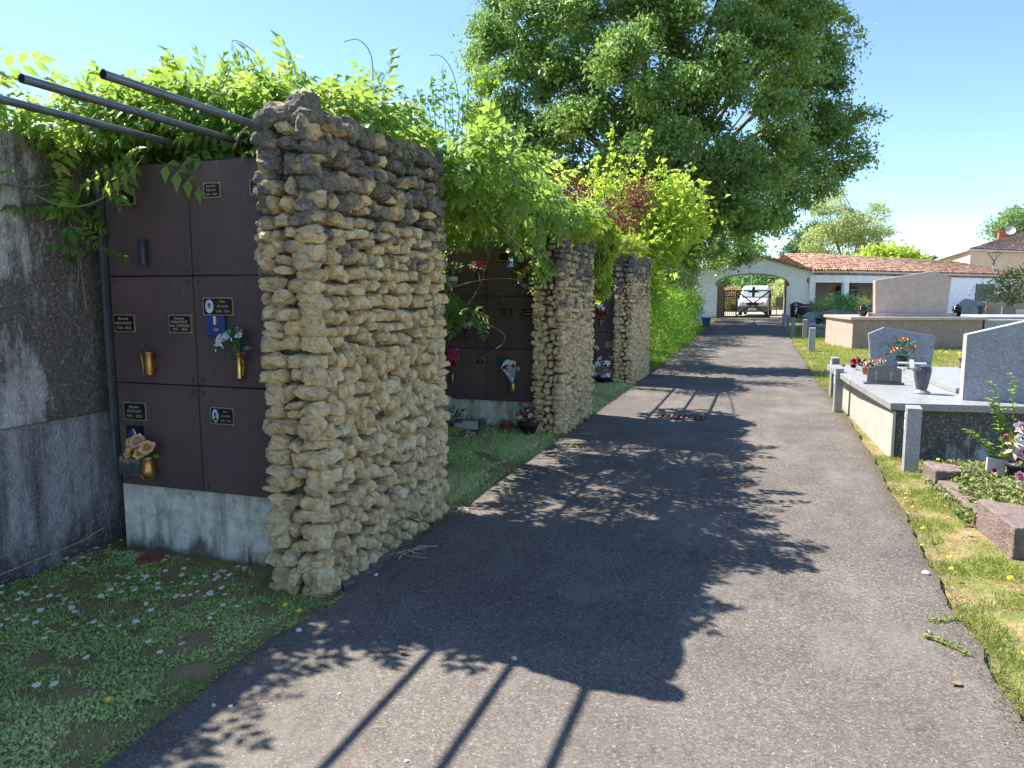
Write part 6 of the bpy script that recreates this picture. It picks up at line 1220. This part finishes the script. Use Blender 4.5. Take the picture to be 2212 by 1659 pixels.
L_ = lambda x, y: ~((x > -2.5) & (x < -2.1) & (((y > 3.25) & (y < 4.95)) | ((y > 8.1) & (y < 9.65)) | ((y > 12.95) & (y < 14.95)))) & (x < -2.06)
a1 = cover('', '', '', -3.93, -2.02, .6, 3.45, 60000, '', .028, LEAF, .30, -.07, 5.5, .42, L_, tilt=.9); a2 = cover('', '', '', -3.93, -1.98, .6, 3.45, 12000, '', .032, BLADE, 1.0, .02, 5, .5, L_, tilt=.8)
grass("lawn_grass", "patchy shaded lawn grass before the nearest columbarium", [(a2, BLADE, 'lawn')], None)
o = scatter("clover_leaves", BROAD, a1[0] + np.array((0, 0, .008)), a1[1], rdir(len(a1[0]), 1.6), a1[3] * .50, LF['lawn'], None, a1[2]); tag(o, "low clover and daisy leaves in the lawn before the nearest columbarium", "ground cover", None, 'stuff')
a3 = cover('', '', '', -3.9, -2.08, 5.0, 8.3, 34000, '', .045, BLADE, 1.0, -.25, 3, .55, L_, tilt=.8); grass("lawn_grass", "fresh green grass between the near and middle stone walls", [(a3, BLADE, 'lawn')], None)
a3 = cover('', '', '', -3.9, -2.08, 9.6, 13.2, 22000, '', .055, BLADE, 1.0, -.3, 3, .6, L_, tilt=.8); grass("lawn_grass", "grass strip between the middle and farthest stone walls", [(a3, BLADE, 'lawn')], None)
a3 = cover('', '', '', -3.2, -2.12, 14.8, 38, 30000, '', .09, BLADE, .9, -.3, 2, .45, lambda x, y: x < -2.05 - (y - 12) * .018, tilt=.8); grass("verge_grass", "sunlit grass strip between the green hedge and the road", [(a3, BLADE, 'hedge')], None)
V_ = lambda x, y: (x > .95 + .13 * np.exp(-((y - 9.5) / 4.5) ** 2) + .03 * np.sin(y * 5)) & ~((x > 1.0) & (y > 8.0) & (y < 12.2))
a4 = cover('', '', '', .90, 3.2, 2.3, 8.0, 80000, '', .042, BLADE, .7, -.06, 3.4, .45, V_, ypow=1.2, tilt=1.0); grass("verge_grass", "patchy yellow-green grass verge along the right edge of the road, nearest part", [(a4, BLADE, 'verge')], None)
a4 = cover('', '', '', .9, 1.5, 7.8, 12.6, 14000, '', .05, BLADE, .7, -.15, 3, .5, V_, tilt=1.0); grass("verge_grass", "narrow dry grass strip between the road and the granite platform", [(a4, BLADE, 'verge')], None)
a4 = cover('', '', '', .95, 8.5, 12.1, 34, 90000, '', .085, BLADE, .8, -.35, 1.5, .50, V_, ypow=1.3, tilt=1.0); grass("verge_grass", "sunny yellow-green grass around the pink tomb and marker posts", [(a4, BLADE, 'verge')], None)
# dry litter along both edges of the asphalt
def litter(label, xs, y0, y1, n, size, spread):
    y = y0 + (y1 - y0) * rng.random(n) ** 1.3; ex = np.array([xs(b) for b in y]); x = ex + rng.normal(0, spread, n); P = np.stack([x, y, np.full(n, .007) + rng.random(n) * .006], 1)
    D = rdir(n); D[:, 2] *= .25; o = scatter("leaf_litter", DIAM, P, D, rdir(n, 2.5), rng.uniform(.4, 1.4, n) * size, MT['litter'], None, rng.random(n)); tag(o, label, "leaf litter", None, 'stuff')
litter("dry crumbs and moss bits along the left edge of the asphalt", lambda y: -2.08 - max(0, y - 12) * .018, .8, 16, 9000, .010, .06)
litter("dry crumbs and dead leaves along the right edge of the asphalt", lambda y: .97 + .13 * math.exp(-((y - 9.5) / 4.5) ** 2), 2.4, 18, 9000, .010, .055)
# ivy on the foreground grave
n = 5200; x = 1.47 + np.abs(rng.normal(0, .5, n)); y = rng.uniform(5.35, 7.35, n); x -= .12 * rng.random(n); kk = ~((x < 1.75) & (y < 5.75)); x, y = x[kk], y[kk]; 
dn = dens(x, y, 3.0); z = .08 + .10 * np.clip(dn + .4, 0, 1) * rng.uniform(.3, 1.2, len(x)); z *= np.clip((x - 1.30) / .3, .25, 1); P = np.stack([x, y, z], 1); D = rdir(len(x), .2)
o = scatter("ivy_cover", BROAD, P, D, rdir(len(x), 1.5), rng.uniform(.022, .05, len(x)), LF['ivy'], None, np.clip(rng.normal(.5, .22, len(x)) + dn * .3, 0, 1)); tag(o, "pale variegated ivy covering the sandstone-edged grave", "ground cover", None, 'stuff')
# daisies, dandelions, buttercups
def flower_proto(kind):
    m = MB(); 
    if kind == 'daisy':
        for i in range(9):
            a = i * 2 * math.pi / 9; c, s = math.cos(a), math.sin(a); m.add([(0, 0, .03), (c * .007 - s * .0033, s * .007 + c * .0033, .031), (c * .0118, s * .0118, .0315), (c * .007 + s * .0033, s * .007 - c * .0033, .0312)], [(0, 1, 2, 3)], 0)
        m.lathe([(.0034, .030), (.003, .0335), (.0002, .0345)], seg=8, m=1)
    else:
        for k in range(2):
            for i in range(11):
                a = i * 2 * math.pi / 11 + k * .3; c, s = math.cos(a), math.sin(a); r_ = .017 - .004 * k; m.add([(0, 0, .05), (c * r_ * .6 - s * .003, s * r_ * .6 + c * .003, .051 + .003 * k), (c * r_, s * r_, .052 + .004 * k), (c * r_ * .6 + s * .003, s * r_ * .6 - c * .003, .051 + .003 * k)], [(0, 1, 2, 3)], 0)
    m.tube([(.004, .002, -.02), (0, 0, .03 if kind == 'daisy' else .05)], .0009, 4, 2)
    o = m.build(kind, [PET['white'] if kind == 'daisy' else PET['sun'], PET['sun'], MT['greenstem']], fix=False); me = o.data; bpy.data.objects.remove(o); return me
DAI, DAN = flower_proto('daisy'), flower_proto('dandelion')
def sow(me, name, label, cat, group, pts, s0, s1, tilt=.5):
    for x, y in pts: o = link(name, me); o.location = (x, y, gz(x, y)); s = rnd.uniform(s0, s1); o.scale = (s, s, rnd.uniform(1.2, 1.9)); o.rotation_euler = (rnd.uniform(0, tilt), rnd.uniform(-.2, .2), rnd.uniform(-.4, .4)); tag(o, label, cat, group)
px1 = [(335, 765), (397, 765), (415, 762), (372, 795), (480, 720), (838, 766), (824, 787), (835, 842), (733, 853), (596, 858), (609, 860), (640, 865), (688, 868), (710, 877), (540, 901), (628, 903), (690, 911), (687, 932), (795, 895), (792, 914), (610, 940), (540, 941), (505, 948), (517, 955), (22, 947), (107, 932), (133, 948), (100, 978), (10, 1000), (205, 1012), (216, 976), (260, 952), (300, 952), (333, 966), (360, 1000), (370, 1012), (372, 1024), (95, 1050), (42, 1072), (128, 1074), (10, 1095), (188, 1087), (490, 1090), (387, 1118), (505, 1108), (762, 1022), (677, 1101), (970, 900), (983, 900), (980, 875), (1015, 868), (1085, 850), (1085, 860), (1078, 870), (1130, 832), (1157, 857), (1197, 823), (1222, 820), (1222, 832), (990, 943), (1030, 952), (1045, 935), (1053, 945), (1116, 914), (885, 970), (900, 945), (1125, 1011), (1068, 1054), (763, 1202), (921, 1200), (228, 1173), (368, 1270), (805, 1240), (453, 1277), (287, 1408), (192, 1430), (730, 995), (560, 920), (942, 776), (912, 856), (920, 815)]
def gpt(u, v):
    d = Vector(at(u, v, 1.0)) - Vector((0, 0, CAMH)); k = -CAMH / d.z; return d.x * k, d.y * k
sow(DAI, "daisy", "small white daisy in the shaded lawn before the nearest columbarium", "daisy", "daisies before the nearest columbarium", [gpt(x * .7836 / 1.8083, (1600 + y * .7836) / 1.8083) for x, y in px1], 1.15, 1.6, .35)
sow(DAI, "daisy", "small white daisy in the shaded lawn before the nearest columbarium", "daisy", "daisies before the nearest columbarium", [gpt(*(lambda a, b: (a * .7836 / 1.8083, (1600 + b * .7836) / 1.8083))(rnd.uniform(0, 1250), rnd.gauss(930, 90))) for _ in range(40)], .8, 1.2, .35)
sow(DAI, "daisy", "tiny white daisy in the grass between the near and middle stone walls", "daisy", "daisies between the near and middle stone walls", [(rnd.uniform(-3.3, -2.2), 5.6 + 2.5 * rnd.random() ** .7) for _ in range(170)], .9, 1.4)
sow(DAI, "daisy", "tiny white daisy in the grass between the middle and farthest stone walls", "daisy", "daisies before the third cabinet", [(rnd.uniform(-2.8, -2.2), rnd.uniform(11, 12.9)) for _ in range(24)], .9, 1.3)
ylw = [gpt(x / 1.8083, y / 1.8083) for x, y in ((3600, 2098), (3593, 2142), (3699, 2190), (3710, 2245), (3950, 2304), (3972, 2580), (3553, 1996), (3537, 1974), (3530, 1950), (3477, 1850), (3490, 1872), (3660, 1770), (3585, 1778), (3300, 1750))]
sow(DAN, "dandelion", "small yellow dandelion in the right-hand verge", "dandelion", "dandelions in the right-hand verge", ylw[:9] , .7, 1.1)
sow(DAN, "dandelion", "yellow dandelion against the mossy side of the granite platform", "dandelion", "dandelions by the granite platform", [(1.47, 7.6), (1.62, 7.75)], 1.0, 1.3, .9)
for q, lab in zip([(1180, 2406), (1125, 2384), (445, 2757)], ["yellow dandelion at the corner of the near stone wall, the right of two", "yellow dandelion at the corner of the near stone wall, the left of two", "single yellow dandelion in the lower left lawn"]):
    o = link("dandelion", DAN); x, y = gpt(q[0] / 1.8083, q[1] / 1.8083); o.location = (x, y, -.01); o.rotation_euler = (.4, 0, 0); tag(o, lab, "dandelion")
sow(DAN, "buttercup", "yellow wildflower growing at the foot of the pink family tomb", "wildflower", "wildflowers by the pink tomb", [(rnd.uniform(3.8, 5.2), rnd.uniform(21, 23.4)) for _ in range(12)], 2.0, 3.0)

# ================================================================== ROAD DETAILS
t = thing("drain_grate", "rusty cast-iron drain grate set in the asphalt at the edge of the shadow", "drain grate", (-.945, 9.72, .005)); m = MB(); m.box(-.29, .29, -.15, .15, -.004, .0015, 1)  # thin base plate coloured black for the shade between the bars
for i in range(9): x = -.27 + i * .0675; m.box(x - .012, x + .012, -.15, .15, .002, .014, 0)
for y_ in (-.15, -.01, .135): m.box(-.29, .29, y_, y_ + .018, .0022, .0135, 0)
m.build("grate", [MT['rust'], MT['pit']], t)
def flake(name, label, cat, u, v, s, mat, n_=6, thick=.004, seed=0, curl=.3, rz=None):
    r = random.Random(seed); x, y = gpt(u / 1.8083, v / 1.8083); m = MB(); pts = [(math.cos(a) * s * r.uniform(.6, 1.1), math.sin(a) * s * .55 * r.uniform(.6, 1.1)) for a in [2 * math.pi * i / n_ for i in range(n_)]]
    v_ = [(0, 0, s * curl * .5 + .002)] + [(a, b, .003 + abs(a) * curl * .5) for a, b in pts]; m.add(v_, [(0, i, i % n_ + 1) for i in range(1, n_ + 1)]); o = m.build(name, MT[mat], fix=False); sd2 = o.modifiers.new("thick", 'SOLIDIFY'); sd2.thickness = thick; o.location = (x, y, .012); o.rotation_euler = (0, 0, r.uniform(0, 6) if rz is None else rz); tag(o, label, cat)
flake("dry_leaf", "orange-brown dry leaf lying alone on the asphalt at the lower right", "dry leaf", 3737, 2680, .035, 'drybrown', 4, .004, 1, .2)
flake("dry_leaf", "pale dry leaf on the asphalt left of the spiky shadow tip", "dry leaf", 3065, 1980, .045, 'drybrown', 5, .003, 2, .7)
flake("dry_leaf", "tan dry leaf at the right edge of the far road near the marker posts", "dry leaf", 3160, 1488, .09, 'drybrown', 6, .003, 3, .4)
flake("dry_leaf", "brown leaf lying on the asphalt beside the dappled vine shadow near the camera", "dry leaf", 1572, 2560, .028, 'drybrown', 5, .003, 4, .5)
flake("dry_leaf", "crumpled grey-brown leaf in the left lawn among the daisies", "dry leaf", 725, 2492, .035, 'drybrown', 7, .003, 5, .6)
flake("dry_leaf", "dry leaf in the left lawn close to the asphalt", "dry leaf", 560, 2660, .022, 'straw', 5, .003, 6, .6)
flake("blue_wrapper", "small pale blue scrap lying in the verge by the red kerb block", "litter", 3783, 2090, .035, 'photobg', 6, .003, 7, .3)
def pebble(label, u, v, s, seed):
    V, F = stone_proto(seed, 4); m = MB(); m.add([tuple(p * s * np.array((1, .8, .7))) for p in V], [tuple(f) for f in F], 0, True); o = m.build("pebble", MT['pebble']); x, y = gpt(u / 1.8083, v / 1.8083); o.location = (x, y, s * .5); o.rotation_euler = (0, 0, seed); tag(o, label, "pebble")
pebble("white pebble at the lawn edge below the two dandelions", 1166, 2467, .013, 1); pebble("white pebble inside the shadow at the asphalt edge, lower left", 834, 2760, .009, 2); pebble("cream pebble just outside the shadow edge, lower left", 900, 2765, .009, 3)
pebble("white pebble on the sunlit asphalt by the middle pipe shadow", 1588, 2978, .008, 4); pebble("small white pebble between the left and middle pipe shadows", 1325, 2715, .007, 5); pebble("white stone at the asphalt's right edge", 3615, 2246, .02, 6); pebble("grey white stone at the corner of the near wall footing", 1468, 2250, .012, 8)
pebble("small pale stone in the long shadow on the asphalt", 2010, 2578, .012, 9)
def twigs(label, u, v, n_, L, seed, mat='straw', curl=True):
    r = random.Random(seed); x, y = gpt(u / 1.8083, v / 1.8083); m = MB()
    for i in range(n_):
        a = r.uniform(0, 3.14); l = L * r.uniform(.4, 1); c, s = math.cos(a), math.sin(a); k = r.uniform(-.4, .4) * l; ox, oy = r.uniform(-L * .3, L * .3), r.uniform(-L * .3, L * .3); m.tube([(ox - c * l / 2, oy - s * l / 2, .006), (ox - s * k, oy + c * k, .02), (ox + c * l / 2, oy + s * l / 2, .008)], .003, 5)
    o = m.build("twigs", MT[mat]); o.location = (x, y, .003); tag(o, label, "twigs")
twigs("curled heap of dry tendrils at the far end of the near stone wall", 1790, 1998, 12, .22, 1); twigs("dry twigs and leaf scraps by the grass edge halfway along", 1975, 1920, 6, .18, 2); twigs("small dry branch on the asphalt opposite the second cabinet", 2255, 1750, 7, .20, 3, 'drybrown'); twigs("dry vine litter along the foot of the near stone wall", 1600, 2160, 9, .25, 4); twigs("scattered dry twigs at the foot of the middle stone wall", 2300, 1700, 6, .25, 5)
# footing strips beside the near wall
for lab, pts in (("long grey concrete footing sliver along the foot of the near stone wall", [(-2.12, 3.42), (-2.06, 3.55), (-2.05, 3.9), (-2.09, 4.25), (-2.15, 4.2), (-2.16, 3.45)]),):
    m = MB(); n = len(pts); m.add([(x, y, -.03) for x, y in pts] + [(x, y, .004) for x, y in pts], [tuple(range(n, 2 * n))] + [(i, (i + 1) % n, (i + 1) % n + n, i + n) for i in range(n)]); tag(m.build("footing_slab", MT['strip'], fix=False, bev=.003), lab, "footing")
# creeping weeds over the asphalt edge and rosettes
def rosette(label, x, y, s, n_=16, leaf='lawn', seed=0, name="weed"):
    a = np.arange(n_) * 2.4; D = np.stack([np.cos(a), np.sin(a), rng.uniform(.15, .5, n_)], 1); P = np.tile((0, 0, .004), (n_, 1)) + rng.normal(size=(n_, 3)) * .003
    o = scatter(name, NARROW, P, D, np.tile((0, 0, 1.), (n_, 1)), rng.uniform(.6, 1.2, n_) * s, LF[leaf], None, rng.uniform(.3, .8, n_)); o.location = (x, y, gz(x, y) + .004); tag(o, label, "weed"); return o
for lab, (u, v), s in (("dandelion leaf rosette at the front corner of the near stone wall", (1325, 2335), .07), ("leaf rosette under the two dandelions by the near wall corner", (1150, 2430), .07), ("broad leaf rosette at the left lawn's outer edge, lower left", (560, 2720), .06), ("green weed tuft against the retaining wall foot", (345, 2235), .08)):
    x, y = gpt(u / 1.8083, v / 1.8083); rosette(lab, x, y, s)
for j, (pts, lab) in enumerate((([(3760, 2425), (3700, 2430), (3625, 2430)], "upper of two weed runners creeping onto the asphalt from the right"), ([(3790, 2570), (3700, 2525), (3600, 2490)], "lower of two weed runners creeping onto the asphalt from the right"))):
    w = [gpt(a / 1.8083, b / 1.8083) for a, b in pts]; t = thing("creeping_weed", lab, "weed", (w[0][0], w[0][1], 0)); W_ = [Vector((x - w[0][0], y - w[0][1], .012)) for x, y in w]; m = MB(); m.tube(W_, .003, 5); m.build("runner", MT['greenstem'], t); n_ = 80; f = rng.random(n_); P = np.array([list(W_[0].lerp(W_[1], q * 2) if q < .5 else W_[1].lerp(W_[2], q * 2 - 1)) for q in f]) + rng.normal(size=(n_, 3)) * .008; scatter("leaves", LEAF, P, rdir(n_, .4), rdir(n_, 1), rng.uniform(.015, .03, n_), LF['verge'], t)
weed_pts = [(-2.13, 9.9), (-2.1, 11.2), (-2.12, 5.1)]
for (x, y), lab in zip(weed_pts, ("weed tuft at the far foot of the middle stone wall", "weed tuft on the grass edge before the farthest wall", "weed tuft at the far foot of the near stone wall")): rosette(lab, x, y, .09, 26, 'hedge')
for o in [o for o in bpy.data.objects if o.type == 'EMPTY' and not o.children]: bpy.data.objects.remove(o)
